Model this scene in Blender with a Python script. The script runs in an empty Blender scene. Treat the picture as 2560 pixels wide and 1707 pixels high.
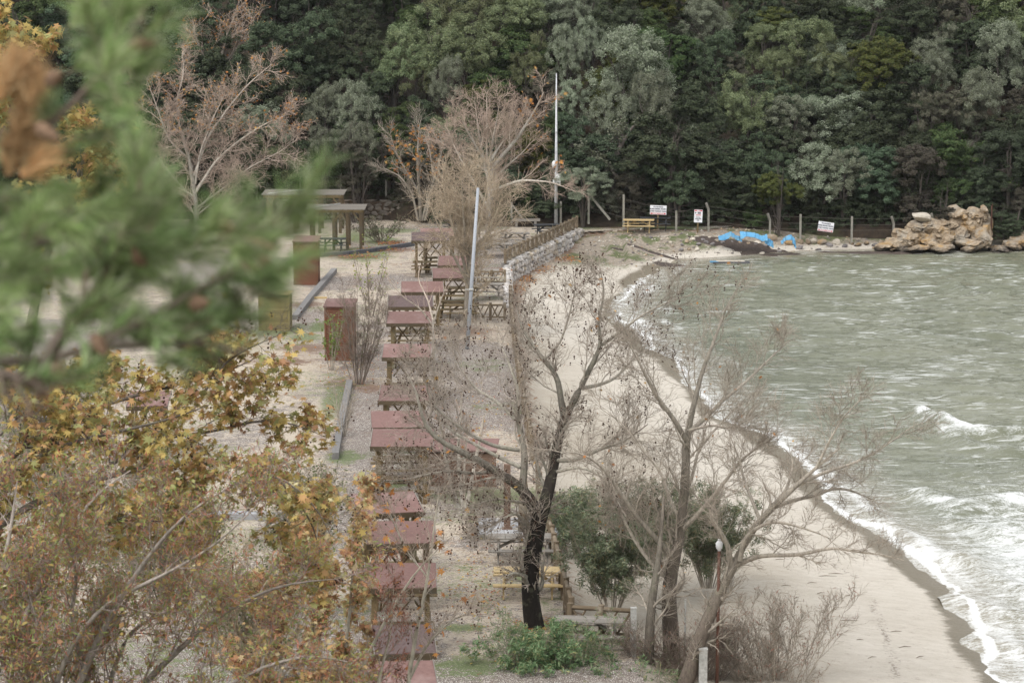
import bpy, math, random
import numpy as np
from mathutils import Vector, Matrix, Euler

# ------------------------------------------------------------------ camera, sky, light
SC = bpy.context.scene
COL = SC.collection
FPX, HC = 7000.0, 20.5                 # focal length in photo pixels (2560 wide), camera height over the terrace
PITCH = math.atan((853.5 + 250) / FPX)
cam = bpy.data.objects.new('camera', bpy.data.cameras.new('camera'))
COL.objects.link(cam)
cam.location = (0, 0, HC)
cam.rotation_euler = (math.pi / 2 - PITCH, 0, 0)
cam.data.sensor_width = 36
cam.data.lens = FPX * 36 / 2560
cam.data.clip_start = 0.5
cam.data.clip_end = 2000
cam.data.dof.use_dof = True
cam.data.dof.focus_distance = 112
cam.data.dof.aperture_fstop = 4.6
SC.camera = cam

SUN_EL, SUN_AZ = math.radians(52), math.radians(215)
w = bpy.data.worlds.new('World'); SC.world = w; w.use_nodes = True
nt = w.node_tree; nt.nodes.clear()
sky = nt.nodes.new('ShaderNodeTexSky'); sky.sky_type = 'NISHITA'; sky.sun_disc = False
sky.sun_elevation = SUN_EL; sky.sun_rotation = SUN_AZ; sky.dust_density = 4; sky.air_density = 1.0
hs = nt.nodes.new('ShaderNodeHueSaturation'); hs.inputs['Saturation'].default_value = 0.22
mixw = nt.nodes.new('ShaderNodeMix'); mixw.data_type = 'RGBA'
mixw.inputs[0].default_value = 0.6                      # even cloud cover over the clear sky
mixw.inputs[7].default_value = (9.75, 9.9, 10.1, 1)
bg = nt.nodes.new('ShaderNodeBackground'); bg.inputs['Strength'].default_value = 0.12
wo = nt.nodes.new('ShaderNodeOutputWorld')
nt.links.new(sky.outputs[0], hs.inputs['Color']); nt.links.new(hs.outputs[0], mixw.inputs[6])
nt.links.new(mixw.outputs[2], bg.inputs[0]); nt.links.new(bg.outputs[0], wo.inputs[0])
sl = bpy.data.lights.new('sun', 'SUN'); sl.energy = 0.9; sl.angle = math.radians(24); sl.color = (1, 0.97, 0.92)
sun = bpy.data.objects.new('sun', sl); COL.objects.link(sun)
sun.rotation_euler = (math.pi / 2 - SUN_EL, 0, math.pi - SUN_AZ + math.radians(0))
SC.view_settings.view_transform = 'Standard'; SC.view_settings.look = 'None'
SC.view_settings.exposure = 0.68; SC.view_settings.gamma = 1; SC.view_settings.use_curve_mapping = False
SC.cycles.max_bounces = 6; SC.cycles.diffuse_bounces = 3; SC.cycles.glossy_bounces = 2
SC.cycles.transmission_bounces = 3; SC.cycles.transparent_max_bounces = 8
SC.cycles.caustics_reflective = False; SC.cycles.caustics_refractive = False

# ------------------------------------------------------------------ where photo pixels lie in the place
K = 2560 / 2352
CF = np.array([0, math.cos(PITCH), -math.sin(PITCH)]); CU = np.array([0, math.sin(PITCH), math.cos(PITCH)])
def ray(px, py):
    return CF + np.array([1., 0, 0]) * (px - 1280) / FPX + CU * (-(py - 853.5) / FPX)
def S(px, py, z=0.0):                 # photo pixel on the level z
    d = ray(px, py); t = (z - HC) / d[2]
    return Vector((d[0] * t, d[1] * t, z))
def SY(px, py, Y):                    # photo pixel at the distance Y
    d = ray(px, py); t = Y / d[1]
    return Vector((d[0] * t, Y, HC + d[2] * t))
def P(x, y, z=0.0): return S(x * K, y * K, z)
def PY(x, y, Y): return SY(x * K, y * K, Y)
def ppm(Y): return FPX / Y            # photo pixels per metre
def proj(v):                          # world -> display pixel
    d = np.array([v[0], v[1], v[2] - HC]); f = d @ CF
    return ((1280 + FPX * d[0] / f) / K, (853.5 - FPX * (d @ CU) / f) / K)

# ------------------------------------------------------------------ object helpers
def tag(o, label=None, cat=None, group=None, kind=None):
    if label: o['label'] = label
    if cat: o['category'] = cat
    if group: o['group'] = group
    if kind: o['kind'] = kind
    return o
def empty(name, loc=(0, 0, 0), rz=0):
    o = bpy.data.objects.new(name, None); COL.objects.link(o)
    o.location = loc; o.rotation_euler = (0, 0, rz); return o
def link(name, me, parent=None, loc=None):
    o = bpy.data.objects.new(name, me); COL.objects.link(o)
    if parent: o.parent = parent
    if loc is not None: o.location = loc
    return o
def mesh_np(name, V, F, mat=None, col=None, smooth=False):
    """F: list of int arrays (n,3) / (n,4) / (n,k)"""
    me = bpy.data.meshes.new(name)
    V = np.asarray(V, dtype=np.float32).reshape(-1, 3)
    Fs = [np.asarray(f, dtype=np.int32) for f in (F if isinstance(F, list) else [F]) if len(f)]
    me.vertices.add(len(V)); me.vertices.foreach_set('co', V.ravel())
    nl = sum(f.size for f in Fs); npol = sum(len(f) for f in Fs)
    me.loops.add(nl); me.loops.foreach_set('vertex_index', np.concatenate([f.ravel() for f in Fs]))
    me.polygons.add(npol)
    tot = np.concatenate([np.full(len(f), f.shape[1], np.int32) for f in Fs])
    me.polygons.foreach_set('loop_start', np.concatenate([[0], np.cumsum(tot)[:-1]]).astype(np.int32))
    if smooth: me.polygons.foreach_set('use_smooth', np.ones(npol, bool))
    me.update(calc_edges=True); me.validate()
    if col is not None:
        a = me.attributes.new('Col', 'FLOAT_COLOR', 'POINT')
        c = np.ones((len(V), 4), np.float32); c[:, :3] = col; a.data.foreach_set('color', c.ravel())
    if mat: me.materials.append(mat)
    return me
def copy_tree(o, parent=None, root=None):
    c = o.copy(); COL.objects.link(c); c.parent = parent
    c.matrix_parent_inverse = o.matrix_parent_inverse.copy()
    for ch in o.children: copy_tree(ch, c)
    return c
class MB:
    def __init__(s): s.v = []; s.f = []
    def add(s, vs, fs):
        b = len(s.v); s.v += [tuple(v) for v in vs]; s.f += [[b + i for i in f] for f in fs]; return s
    def box(s, c, d, M=None):
        x, y, z = d[0] / 2, d[1] / 2, d[2] / 2
        vs = [Vector((sx * x, sy * y, sz * z)) for sz in (-1, 1) for sy in (-1, 1) for sx in (-1, 1)]
        vs = [(M @ v if M else v) + Vector(c) for v in vs]
        return s.add(vs, [(0, 2, 3, 1), (4, 5, 7, 6), (0, 1, 5, 4), (2, 6, 7, 3), (0, 4, 6, 2), (1, 3, 7, 5)])
    def mesh(s, name, mat=None, smooth=False):
        me = bpy.data.meshes.new(name); me.from_pydata(s.v, [], s.f); me.update()
        if mat: me.materials.append(mat)
        if smooth:
            for p in me.polygons: p.use_smooth = True
        return me
    def build(s, name, mat, parent=None, smooth=False): return link(name, s.mesh(name, mat, smooth), parent)

# ------------------------------------------------------------------ materials
def newmat(name):
    m = bpy.data.materials.new(name); m.use_nodes = True; nt = m.node_tree; nt.nodes.clear()
    out = nt.nodes.new('ShaderNodeOutputMaterial'); b = nt.nodes.new('ShaderNodeBsdfPrincipled')
    nt.links.new(b.outputs[0], out.inputs[0]); return m, nt, b
class N:
    """tiny node helper"""
    def __init__(s, nt): s.nt = nt
    def n(s, t, **k):
        x = s.nt.nodes.new(t)
        for a, v in k.items(): setattr(x, a, v)
        return x
    def l(s, a, b): s.nt.links.new(a, b)
    def coord(s, kind='pos', scale=(1, 1, 1)):
        src = s.n('ShaderNodeNewGeometry').outputs['Position'] if kind == 'pos' else s.n('ShaderNodeTexCoord').outputs['Object']
        mp = s.n('ShaderNodeMapping'); mp.inputs['Scale'].default_value = scale; s.l(src, mp.inputs[0]); return mp.outputs[0]
    def noise(s, vec, scale, detail=4, rough=.6, dist=0):
        x = s.n('ShaderNodeTexNoise'); s.l(vec, x.inputs['Vector']); x.inputs['Scale'].default_value = scale
        x.inputs['Detail'].default_value = detail; x.inputs['Roughness'].default_value = rough; x.inputs['Distortion'].default_value = dist
        return x.outputs[0]
    def ramp(s, fac, stops):
        x = s.n('ShaderNodeValToRGB'); s.l(fac, x.inputs[0]); e = x.color_ramp.elements
        while len(e) < len(stops): e.new(0.5)
        for i, (p, c) in enumerate(stops):
            e[i].position = p; e[i].color = (*c, 1) if len(c) == 3 else c
        return x.outputs[0]
    def mix(s, f, a, b, bt='MIX'):
        x = s.n('ShaderNodeMix', data_type='RGBA', blend_type=bt)
        for i, v in ((0, f), (6, a), (7, b)):
            if isinstance(v, (int, float)): x.inputs[i].default_value = v
            elif isinstance(v, tuple): x.inputs[i].default_value = (*v, 1)
            else: s.l(v, x.inputs[i])
        return x.outputs[2]
    def math(s, op, a, b=0.0, clamp=False):
        x = s.n('ShaderNodeMath', operation=op, use_clamp=clamp)
        for i, v in ((0, a), (1, b)):
            if isinstance(v, (int, float)): x.inputs[i].default_value = v
            else: s.l(v, x.inputs[i])
        return x.outputs[0]
    def bump(s, h, b, strength=.4, dist=.02):
        x = s.n('ShaderNodeBump'); x.inputs['Strength'].default_value = strength; x.inputs['Distance'].default_value = dist
        s.l(h, x.inputs['Height']); s.l(x.outputs[0], b.inputs['Normal'])
    def sstep(s, v, lo, hi):
        x = s.n('ShaderNodeMapRange', interpolation_type='SMOOTHSTEP'); s.l(v, x.inputs[0])
        x.inputs[1].default_value = lo; x.inputs[2].default_value = hi; return x.outputs[0]
def surf(name, c1, c2, scale=6, rough=.85, kind='pos', stretch=(1, 1, 1), bump=.3, bd=.01, c3=None, big=0.35, rnd=0.25, spec=.3):
    m, nt, b = newmat(name); n = N(nt); co = n.coord(kind, stretch)
    f = n.noise(co, scale, 6, .65)
    col = n.ramp(f, [(.32, c1), (.68, c2)])
    g = n.noise(n.coord('pos'), big, 5, .6)
    if c3: col = n.mix(n.sstep(g, .5, .68), col, c3)
    oi = n.n('ShaderNodeObjectInfo')
    v = n.math('ADD', n.math('MULTIPLY', oi.outputs['Random'], rnd), 1 - rnd / 2)
    hsv = n.n('ShaderNodeHueSaturation'); n.l(v, hsv.inputs['Value']); n.l(col, hsv.inputs['Color'])
    n.l(hsv.outputs[0], b.inputs['Base Color']); b.inputs['Roughness'].default_value = rough
    b.inputs['Specular IOR Level'].default_value = spec
    if bump: n.bump(f, b, bump, bd)
    return m
def leafmat(name, trans=.25, rough=.6, val=1.0, hue=.05, vr=.5):
    m, nt, b = newmat(name); n = N(nt)
    a = n.n('ShaderNodeAttribute', attribute_name='Col')
    oi = n.n('ShaderNodeObjectInfo')
    hsv = n.n('ShaderNodeHueSaturation'); n.l(a.outputs['Color'], hsv.inputs['Color'])
    n.l(n.math('ADD', n.math('MULTIPLY', oi.outputs['Random'], vr), (1 - vr / 2) * val), hsv.inputs['Value'])
    n.l(n.math('ADD', n.math('MULTIPLY', oi.outputs['Random'], hue), .5 - hue / 2), hsv.inputs['Hue'])
    n.l(hsv.outputs[0], b.inputs['Base Color']); b.inputs['Roughness'].default_value = rough
    b.inputs['Specular IOR Level'].default_value = .12
    if trans:
        t = n.n('ShaderNodeBsdfTranslucent'); n.l(hsv.outputs[0], t.inputs[0])
        mx = n.n('ShaderNodeMixShader'); mx.inputs[0].default_value = trans
        n.l(b.outputs[0], mx.inputs[1]); n.l(t.outputs[0], mx.inputs[2])
        n.l(mx.outputs[0], [x for x in nt.nodes if x.type == 'OUTPUT_MATERIAL'][0].inputs[0])
    return m
def barkmat(name):
    m, nt, b = newmat(name); n = N(nt)
    a = n.n('ShaderNodeAttribute', attribute_name='Col'); f = n.noise(n.coord('pos', (1, 1, .35)), 14, 5, .7)
    g = n.noise(n.coord('pos'), 3.5, 3, .6)
    c = n.mix(.75, a.outputs['Color'], n.ramp(f, [(.3, (.35, .34, .33)), (.55, (1, 1, 1)), (.8, (1.35, 1.35, 1.3))]), 'MULTIPLY')
    c = n.mix(n.math('MULTIPLY', n.sstep(g,   .52, .66), .18), c, (.20, .21, .13))
    n.l(c, b.inputs['Base Color']); b.inputs['Roughness'].default_value = .9; b.inputs['Specular IOR Level'].default_value = .2
    n.bump(f, b, .6, .02); return m
M = {}
M['leaf'] = leafmat('leaf', .25, .8); M['needle'] = leafmat('pine_needle', .2, .5); M['bark'] = barkmat('bark')
M['dryleaf'] = leafmat('autumn_leaf', .35, .7, 1.08, .0, .15)
M['roof'] = surf('roof_felt', (.145, .082, .074), (.195, .115, .10), 9, .9, bump=.35, c3=(.23, .155, .14), big=1.0, rnd=.34)
M['roof_dark'] = surf('roof_felt_brown', (.085, .058, .055), (.12, .085, .08), 9, .9, bump=.25, big=1.2, rnd=.1)
M['fascia'] = surf('fascia_board', (.05, .036, .022), (.11, .08, .045), 5, .85, 'obj', (.5, 4, 4), c3=(.08, .07, .05), big=2)
M['wood'] = surf('weathered_timber', (.10, .07, .035), (.20, .145, .075), 6, .85, 'obj', (.6, 5, 5), c3=(.14, .13, .08), big=2.5)
M['pinewood'] = surf('new_pine_board', (.38, .27, .13), (.52, .40, .21), 6, .7, 'obj', (.6, 6, 6), rnd=.15)
M['greywood'] = surf('grey_board', (.16, .145, .125), (.30, .275, .245), 6, .9, 'obj', (.6, 8, 8), rnd=.3)
M['darkwood'] = surf('black_stained_board', (.022, .024, .026), (.05, .052, .055), 6, .8, 'obj', (.6, 8, 8))
M['brownwood'] = surf('red_brown_cladding', (.11, .045, .025), (.17, .072, .04), 6, .8, 'obj', (.6, 6, 6), c3=(.13, .08, .05), big=1.5)
M['olivewood'] = surf('olive_cladding', (.16, .13, .055), (.24, .2, .09), 6, .8, 'obj', (.6, 6, 6))
M['tanwall'] = surf('brown_painted_board', (.14, .085, .06), (.2, .13, .095), 5, .85, 'obj', (.6, 6, 6), rnd=.12)
M['log'] = surf('log_rail', (.105, .078, .05), (.21, .16, .105), 5, .8, 'obj', (3, 3, .5), c3=(.3, .26, .2), big=1.6)
M['concrete'] = surf('concrete', (.19, .18, .155), (.29, .275, .24), 12, .9, c3=(.17, .17, .13), big=2, rnd=.2)
M['slab'] = surf('pale_slab', (.27, .27, .275), (.38, .38, .39), 5, .85, c3=(.3, .26, .2), big=1.2)
M['kerb'] = surf('dark_log_kerb', (.05, .05, .055), (.1, .1, .11), 8, .85)
M['beam'] = surf('grey_beam', (.13, .125, .12), (.23, .22, .215), 8, .85)
M['galv'] = surf('galvanised_pole', (.26, .28, .31), (.38, .40, .43), 18, .5, spec=.5, bump=.05)
M['polegrey'] = surf('grey_painted_pole', (.42, .43, .44), (.58, .59, .6), 7, .6, bump=.1, c3=(.3, .3, .3), big=3)
M['rust'] = surf('rusty_pipe', (.075, .04, .03), (.13, .062, .042), 22, .85, bump=.3)
M['white'] = surf('white_paint', (.68, .69, .7), (.8, .8, .8), 4, .5, bump=0, rnd=.05)
M['whitewood'] = surf('white_washed_post', (.28, .275, .255), (.48, .475, .45), 10, .85)
M['signwhite'] = surf('sign_white', (.74, .75, .78), (.82, .82, .84), 3, .5, bump=0, rnd=.02)
M['signred'] = surf('sign_red', (.5, .03, .04), (.6, .06, .06), 3, .5, bump=0, rnd=.02)
M['ink'] = surf('sign_ink', (.03, .03, .05), (.05, .05, .08), 3, .6, bump=0, rnd=.02)
M['black'] = surf('black_plastic', (.02, .02, .02), (.03, .03, .03), 3, .4, bump=0)
M['tarp'] = surf('blue_sheet', (.075, .24, .42), (.12, .34, .54), 3, .6, bump=.5, c3=(.14, .28, .38), big=1.5, bd=.05)
M['rock_o'] = surf('ochre_rock', (.17, .125, .085), (.42, .34, .245), 3, .9, bump=1, bd=.12, c3=(.33, .215, .10), big=1.3, rnd=.3)
_m = M['rock_o']; _n = N(_m.node_tree); _b = [x for x in _m.node_tree.nodes if x.type == 'BSDF_PRINCIPLED'][0]; _c = _b.inputs['Base Color'].links[0].from_socket
_z = _n.n('ShaderNodeSeparateXYZ'); _n.l(_n.coord('pos'), _z.inputs[0]); _t = _n.sstep(_n.math('ADD', _z.outputs[2], _n.math('MULTIPLY', _n.noise(_n.coord('pos'), 2, 4, .7), .7)), -.75, -.35)   # dark algae up to the tide line
_g = _n.sstep(_n.noise(_n.coord('pos'), .9, 6, .7), .5, .62)
_n.l(_n.mix(_t, (.05, .042, .035), _n.mix(_n.math('MULTIPLY', _g, .6), _c, (.30, .28, .245))), _b.inputs['Base Color'])
M['rock_g'] = surf('grey_rock', (.11, .10, .10), (.24, .22, .21), 6, .9, bump=.8, bd=.04, rnd=.4)
M['rock_w'] = surf('pale_rock', (.38, .33, .27), (.58, .53, .45), 6, .9, bump=.8, bd=.04, rnd=.25)
M['stone'] = surf('wall_stone', (.31, .29, .275), (.52, .49, .465), 7, .9, bump=.7, bd=.03, c3=(.36, .3, .22), big=1.3, rnd=.55)
M['stone_b'] = surf('back_wall_stone', (.13, .115, .095), (.24, .21, .18), 7, .9, bump=.7, bd=.03, c3=(.19, .12, .075), big=.9, rnd=.5)
M['mortar'] = surf('mortar', (.16, .15, .14), (.25, .23, .21), 8, .95)
M['mortar_b'] = surf('earth_mortar', (.075, .055, .04), (.12, .09, .065), 8, .95)
M['weed'] = surf('seaweed', (.035, .026, .022), (.10, .075, .062), 12, .8, bump=.9, bd=.05)
M['ball'] = surf('seed_ball', (.035, .018, .012), (.09, .045, .028), 20, .95, bump=0)
M['cone'] = surf('pine_cone', (.13, .075, .045), (.26, .17, .11), 60, .85, bump=.6, bd=.004)
M['wire'] = surf('fence_wire', (.1, .09, .08), (.16, .14, .12), 30, .6, bump=0)
M['drift'] = surf('driftwood', (.10, .075, .05), (.2, .16, .11), 14, .9)

# ------------------------------------------------------------------ terrain functions
def seg_dist(px, py, pts):
    d = np.full(px.shape, 1e9)
    for (ax, ay), (bx, by) in zip(pts[:-1], pts[1:]):
        vx, vy = bx - ax, by - ay; t = np.clip(((px - ax) * vx + (py - ay) * vy) / (vx * vx + vy * vy + 1e-9), 0, 1)
        d = np.minimum(d, np.hypot(px - ax - t * vx, py - ay - t * vy))
    return d
def inside(px, py, pts):
    c = np.zeros(px.shape, bool)
    for (ax, ay), (bx, by) in zip(pts, pts[1:] + pts[:1]):
        if ay == by: continue
        cr = ((ay > py) != (by > py)) & (px < (bx - ax) * (py - ay) / (by - ay) + ax); c ^= cr
    return c
ZS = -1.2
edge_px = [(1600, 1592), (1432, 1582), (1374, 1365), (1330, 1150), (1300, 980), (1282, 830), (1276, 760), (1280, 662), (1452, 580), (1560, 574), (1640, 572), (1760, 574), (1800, 570)]
EDGE = [tuple(S(x, y, 0)[:2]) for x, y in edge_px]
EDGE = [(3.6, 40), (3.5, 74)] + EDGE
TERR = [(-90, 40)] + EDGE + [(15, 178), (15, 186), (-90, 186)]
shore_px = [(2560, 1745), (2523, 1707), (2510, 1677), (2482, 1632), (2446, 1551), (2406, 1479), (2325, 1424), (2275, 1379), (2239, 1343), (2135, 1298), (2023, 1158),
            (1959, 1114), (1916, 1082), (1804, 1045), (1782, 1007), (1718, 943), (1705, 900), (1632, 873), (1600, 825), (1552, 798), (1575, 740), (1616, 696), (1654, 684), (1672, 664),
            (1700, 650), (1780, 645), (1860, 637), (1980, 631), (2100, 625), (2300, 622), (2560, 622), (2900, 620)]
SH = [tuple(S(x, y, ZS)[:2]) for x, y in shore_px]
SH = [(19, 30), (17, 60)] + SH + [(200, 176)]
SEA = SH + [(200, 30)]
def shore_d(x, y):                                    # + on land, - on water
    d = seg_dist(x, y, SH); return np.where(inside(x, y, SEA), -d, d)
def vnoise(x, y, s, seed=0):
    x = x / s + seed * 17.3; y = y / s + seed * 7.7
    xi, yi = np.floor(x), np.floor(y); fx, fy = x - xi, y - yi
    fx = fx * fx * (3 - 2 * fx); fy = fy * fy * (3 - 2 * fy)
    h = lambda a, b: np.modf(np.abs(np.sin(a * 127.1 + b * 311.7) * 43758.5453))[0]
    return (h(xi, yi) * (1 - fx) + h(xi + 1, yi) * fx) * (1 - fy) + (h(xi, yi + 1) * (1 - fx) + h(xi + 1, yi + 1) * fx) * fy
def fbm(x, y, s, seed=0, o=4):
    r = 0; a = .5
    for i in range(o): r = r + a * vnoise(x, y, s / 2 ** i, seed + i); a *= .5
    return r
def beach_z(x, y):
    d = shore_d(x, y); te = inside(x, y, TERR); dt = seg_dist(x, y, EDGE)
    far = np.clip((y - 158) / 10, 0, 1)
    low = np.clip((y - 135) / 8, 0, 1) * np.clip((174 - y) / 4, 0, 1)
    up = np.where(d > 0, np.minimum(d * .10, .45 + d * .02) * (1 - .45 * low), d * .16)
    upf = np.where(d > 0, np.minimum(d * .28, .9 + d * .05) * (1 - .55 * low * (x < 7)), d * .2)
    z = ZS + up * (1 - far) + upf * far + (fbm(x, y, 2.5, 3) - .5) * .10 * np.clip(d / 4, 0, 1)
    z = np.minimum(z, -.25)
    wall = ((y > 141) & (y < 175) & (x < 6)).astype(float)
    rw = np.where(y > 168, 5.0, 1.3)
    ramp = np.clip(1 - dt / rw, 0, 1) ** 1.5 * (1 - wall)
    z = z * (1 - ramp) + (-.02) * ramp
    return np.where(te, -.06, z)
def foot(x):  # where the wooded slope starts
    t = np.clip((np.asarray(x) + 9) / 8, 0, 1); return 181.3 * (1 - t) + 176.6 * t
def hill_z(x, y):
    x = np.asarray(x, float); y = np.asarray(y, float)
    t = np.clip((x + 9) / 6, 0, 1); base = 1.15 * (1 - t) + (-.3) * t * np.clip((x - 5) / 8, 0, 1)
    f = foot(x); s = np.clip(y - f, 0, 400)
    h = base + np.minimum(s * .62, 22 + s * .18) + (fbm(x, y, 9, 5) - .5) * 2.2 * np.clip(s / 6, 0, 1)
    return np.where(y < f, base - (f - y) * 3, h)
def grid(x0, x1, y0, y1, st, zf, keep=None):
    xs = np.arange(x0, x1 + st / 2, st); ys = np.arange(y0, y1 + st / 2, st)
    X, Y = np.meshgrid(xs, ys); Z = zf(X, Y); V = np.stack([X, Y, Z], -1).reshape(-1, 3)
    nx, ny = len(xs), len(ys); i = np.arange((ny - 1) * nx).reshape(ny - 1, nx)[:, :-1].ravel()
    F = np.stack([i, i + 1, i + nx + 1, i + nx], 1)
    if keep is not None:
        C = V[F].mean(1); F = F[keep(C[:, 0], C[:, 1])]
        u, inv = np.unique(F, return_inverse=True); V = V[u]; F = inv.reshape(-1, 4)
    return V, F
def blob(x, y, cx, cy, rx, ry):                        # soft patch given in display pixels, lying on the ground
    c = P(cx, cy); a = P(cx + rx, cy); b0 = P(cx, cy - ry); b1 = P(cx, cy + ry)
    RX = abs(a.x - c.x); RY = abs(b0.y - b1.y) / 2
    return np.clip(1.15 - np.hypot((x - c.x) / RX, (y - (b0.y + b1.y) / 2) / RY), 0, 1)

# ground out of the frame and under everything
def base_z(X, Y):
    z = np.full(X.shape, -2.6)
    near = np.clip(18.9 - np.maximum(Y - 4, 0) * .56, -.1, 18.9)
    z = np.where(Y < 44, near, z); z = np.where(Y > 190, hill_z(X, Y) - 1.5, z)
    return z
V, F = grid(-300, 300, -60, 520, 4, base_z)
M['earth'] = surf('earth', (.05, .04, .028), (.1, .085, .05), 1.5, .95, bump=.5, c3=(.06, .075, .03), big=.2)
g0 = link('ground', mesh_np('ground', V, F, M['earth'], smooth=True)); tag(g0, kind='structure')

# terrace sheet (gravel, sand, grass, leaf litter)
V, F = grid(-42, 14, 42, 184, .25, lambda X, Y: (fbm(X, Y, 5, 8) - .47) * .08, lambda x, y: inside(x, y, TERR) & (y < foot(x) + 2.5))
x, y = V[:, 0], V[:, 1]
grass = np.zeros(len(V)); sand = np.zeros(len(V)); litter = np.zeros(len(V))
for c in [(770, 920, 45, 60), (1130, 1140, 190, 28), (830, 585, 95, 22), (640, 760, 90, 22), (1230, 1262, 70, 16), (1200, 1325, 60, 22), (1330, 518, 90, 14), (1540, 525, 110, 12),
          (880, 530, 120, 9), (790, 1050, 60, 22), (1060, 1440, 80, 14), (1080, 1530, 110, 36), (730, 752, 40, 18), (700, 775, 60, 14), (880, 555, 60, 14), (820, 545, 70, 18), (900, 1110, 80, 20)]:
    grass = np.maximum(grass, blob(x, y, *c))
for c in [(640, 860, 170, 110), (1040, 1215, 90, 34), (1500, 560, 160, 22), (890, 513, 110, 14), (700, 1000, 110, 120), (600, 1120, 240, 140), (450, 900, 300, 200), (650, 520, 260, 16), (300, 1300, 400, 300)]:
    sand = np.maximum(sand, blob(x, y, *c))
for c in [(870, 575, 120, 10), (800, 592, 60, 6), (1180, 500, 120, 10), (760, 745, 40, 16), (700, 800, 90, 16), (640, 830, 120, 12), (1400, 520, 120, 7), (800, 880, 90, 22), (860, 890, 80, 16), (1080, 760, 80, 14),
          (1100, 1190, 60, 10), (950, 482, 200, 12), (1250, 498, 120, 8), (700, 700, 60, 12), (1160, 620, 90, 8)]:
    litter = np.maximum(litter, blob(x, y, *c))
grass = np.maximum(grass, .9 * np.clip((fbm(x, y, 3.5, 21) - .5) * 4, 0, .42)); sand = np.maximum(sand, np.clip((fbm(x, y, 6, 23) - .44) * 5, 0, .6)); litter = np.maximum(litter, .28 * (fbm(x, y, 2.5, 31) > .55))
me = mesh_np('gravel_terrace', V, F, None, np.stack([grass, sand, litter], 1), smooth=True)
m, nt, b = newmat('gravel_ground'); n = N(nt); co = n.coord('pos')
vo = n.n('ShaderNodeTexVoronoi'); n.l(co, vo.inputs['Vector']); vo.inputs['Scale'].default_value = 13
vo2 = n.n('ShaderNodeTexVoronoi'); n.l(co, vo2.inputs['Vector']); vo2.inputs['Scale'].default_value = 30
wv = n.n('ShaderNodeSeparateColor'); n.l(vo.outputs['Color'], wv.inputs[0])
gr = n.ramp(wv.outputs[0], [(0, (.20, .16, .13)), (.2, (.40, .345, .30)), (.5, (.56, .51, .455)), (.8, (.68, .64, .59)), (1, (.8, .77, .72))])
gr = n.mix(n.sstep(vo2.outputs['Distance'], .28, .5), gr, (.15, .125, .11))
sp = n.n('ShaderNodeAttribute', attribute_name='Col'); sc3 = n.n('ShaderNodeSeparateColor'); n.l(sp.outputs['Color'], sc3.inputs[0])
nb = n.noise(co, 1.7, 8, .7); nf = n.noise(co, 9, 6, .7); ns = n.noise(n.coord('pos', (.7, 1.8, 1)), .55, 8, .75)
gr = n.mix(.4, gr, n.ramp(nb, [(.3, (.68, .65, .61)), (.7, (1, 1, 1))]), 'MULTIPLY')
sandc = n.mix(n.math('MULTIPLY', n.sstep(ns, .53, .62), .8), n.ramp(nf, [(.3, (.37, .31, .24)), (.7, (.50, .435, .35))]), n.ramp(nf, [(.3, (.17, .12, .10)), (.7, (.28, .21, .18))]))
msk = lambda ch, k=1.0: n.sstep(n.math('ADD', n.math('MULTIPLY', ch, k), n.math('MULTIPLY', n.math('SUBTRACT', n.math('ADD', nb, nf), 1.0), 2.2)), .34, .62)
c = n.mix(n.math('MULTIPLY', msk(sc3.outputs[1]), .9), gr, sandc)
c = n.mix(n.math('MULTIPLY', msk(sc3.outputs[2], .9), .85), c, n.ramp(nf, [(.3, (.09, .058, .042)), (.6, (.17, .10, .068)), (.8, (.26, .19, .13))]))
c = n.mix(n.math('MULTIPLY', msk(sc3.outputs[0], .95), .8), c, n.ramp(nf, [(.3, (.055, .085, .028)), (.7, (.14, .18, .07))]))
n.l(c, b.inputs['Base Color']); b.inputs['Roughness'].default_value = .95; b.inputs['Specular IOR Level'].default_value = .15
n.bump(n.math('ADD', wv.outputs[1], nf), b, .5, .02)
me.materials.append(m); tag(link('gravel_ground', me), kind='structure')

# beach sheet
V, F = grid(-3, 60, 42, 182, .25, beach_z, lambda x, y: shore_d(x, y) > -6)
x, y = V[:, 0], V[:, 1]; d = shore_d(x, y); dt = seg_dist(x, y, EDGE)
wetw = 1.45 + (fbm(x, y, 4.5, 2) - .5) * 1.6
wet = np.clip((wetw - d) / .8, 0, 1) * np.clip((170 - y) / 5, 0, 1)
rub = np.clip((y - 160) / 9, 0, 1) * np.clip(d / 2, 0, 1)
lit = .72 * np.clip(1.35 - dt / 1.0, 0, 1) * (.45 + .9 * fbm(x, y, 3, 51)) * np.clip((y - 70) / 10, 0, 1)
me = mesh_np('beach', V, F, None, np.stack([wet, rub, lit], 1), smooth=True)
za = me.attributes.new('Zone', 'FLOAT', 'POINT'); wa = me.attributes.new('Wrack', 'FLOAT', 'POINT'); wl = np.clip(1 - np.abs(d - 3.3 + 1.6 * (fbm(x, y, 7, 81) - .5)) / .5, 0, 1) + .8 * np.clip(1 - np.abs(d - 5.6 + 2.6 * (fbm(x, y, 6, 83) - .5)) / .7, 0, 1); wa.data.foreach_set('value', (wl * (fbm(x, y, 1.3, 85) > .42) * (y < 165)).astype(np.float32)); za.data.foreach_set('value', np.clip((d + 2.2 * (fbm(x, y, 6, 71) - .5) - 4.2) / 2.5, 0, 1).astype(np.float32))
m, nt, b = newmat('beach_sand'); n = N(nt); co = n.coord('pos')
sp = n.n('ShaderNodeAttribute', attribute_name='Col'); s3 = n.n('ShaderNodeSeparateColor'); n.l(sp.outputs['Color'], s3.inputs[0])
nb = n.noise(co, .28, 6, .6); nf = n.noise(co, 7, 6, .75); nh = n.noise(n.coord('pos', (.6, 3.5, 1)), .9, 8, .75, .6); ng = n.noise(co, 45, 3, .8)
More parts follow.
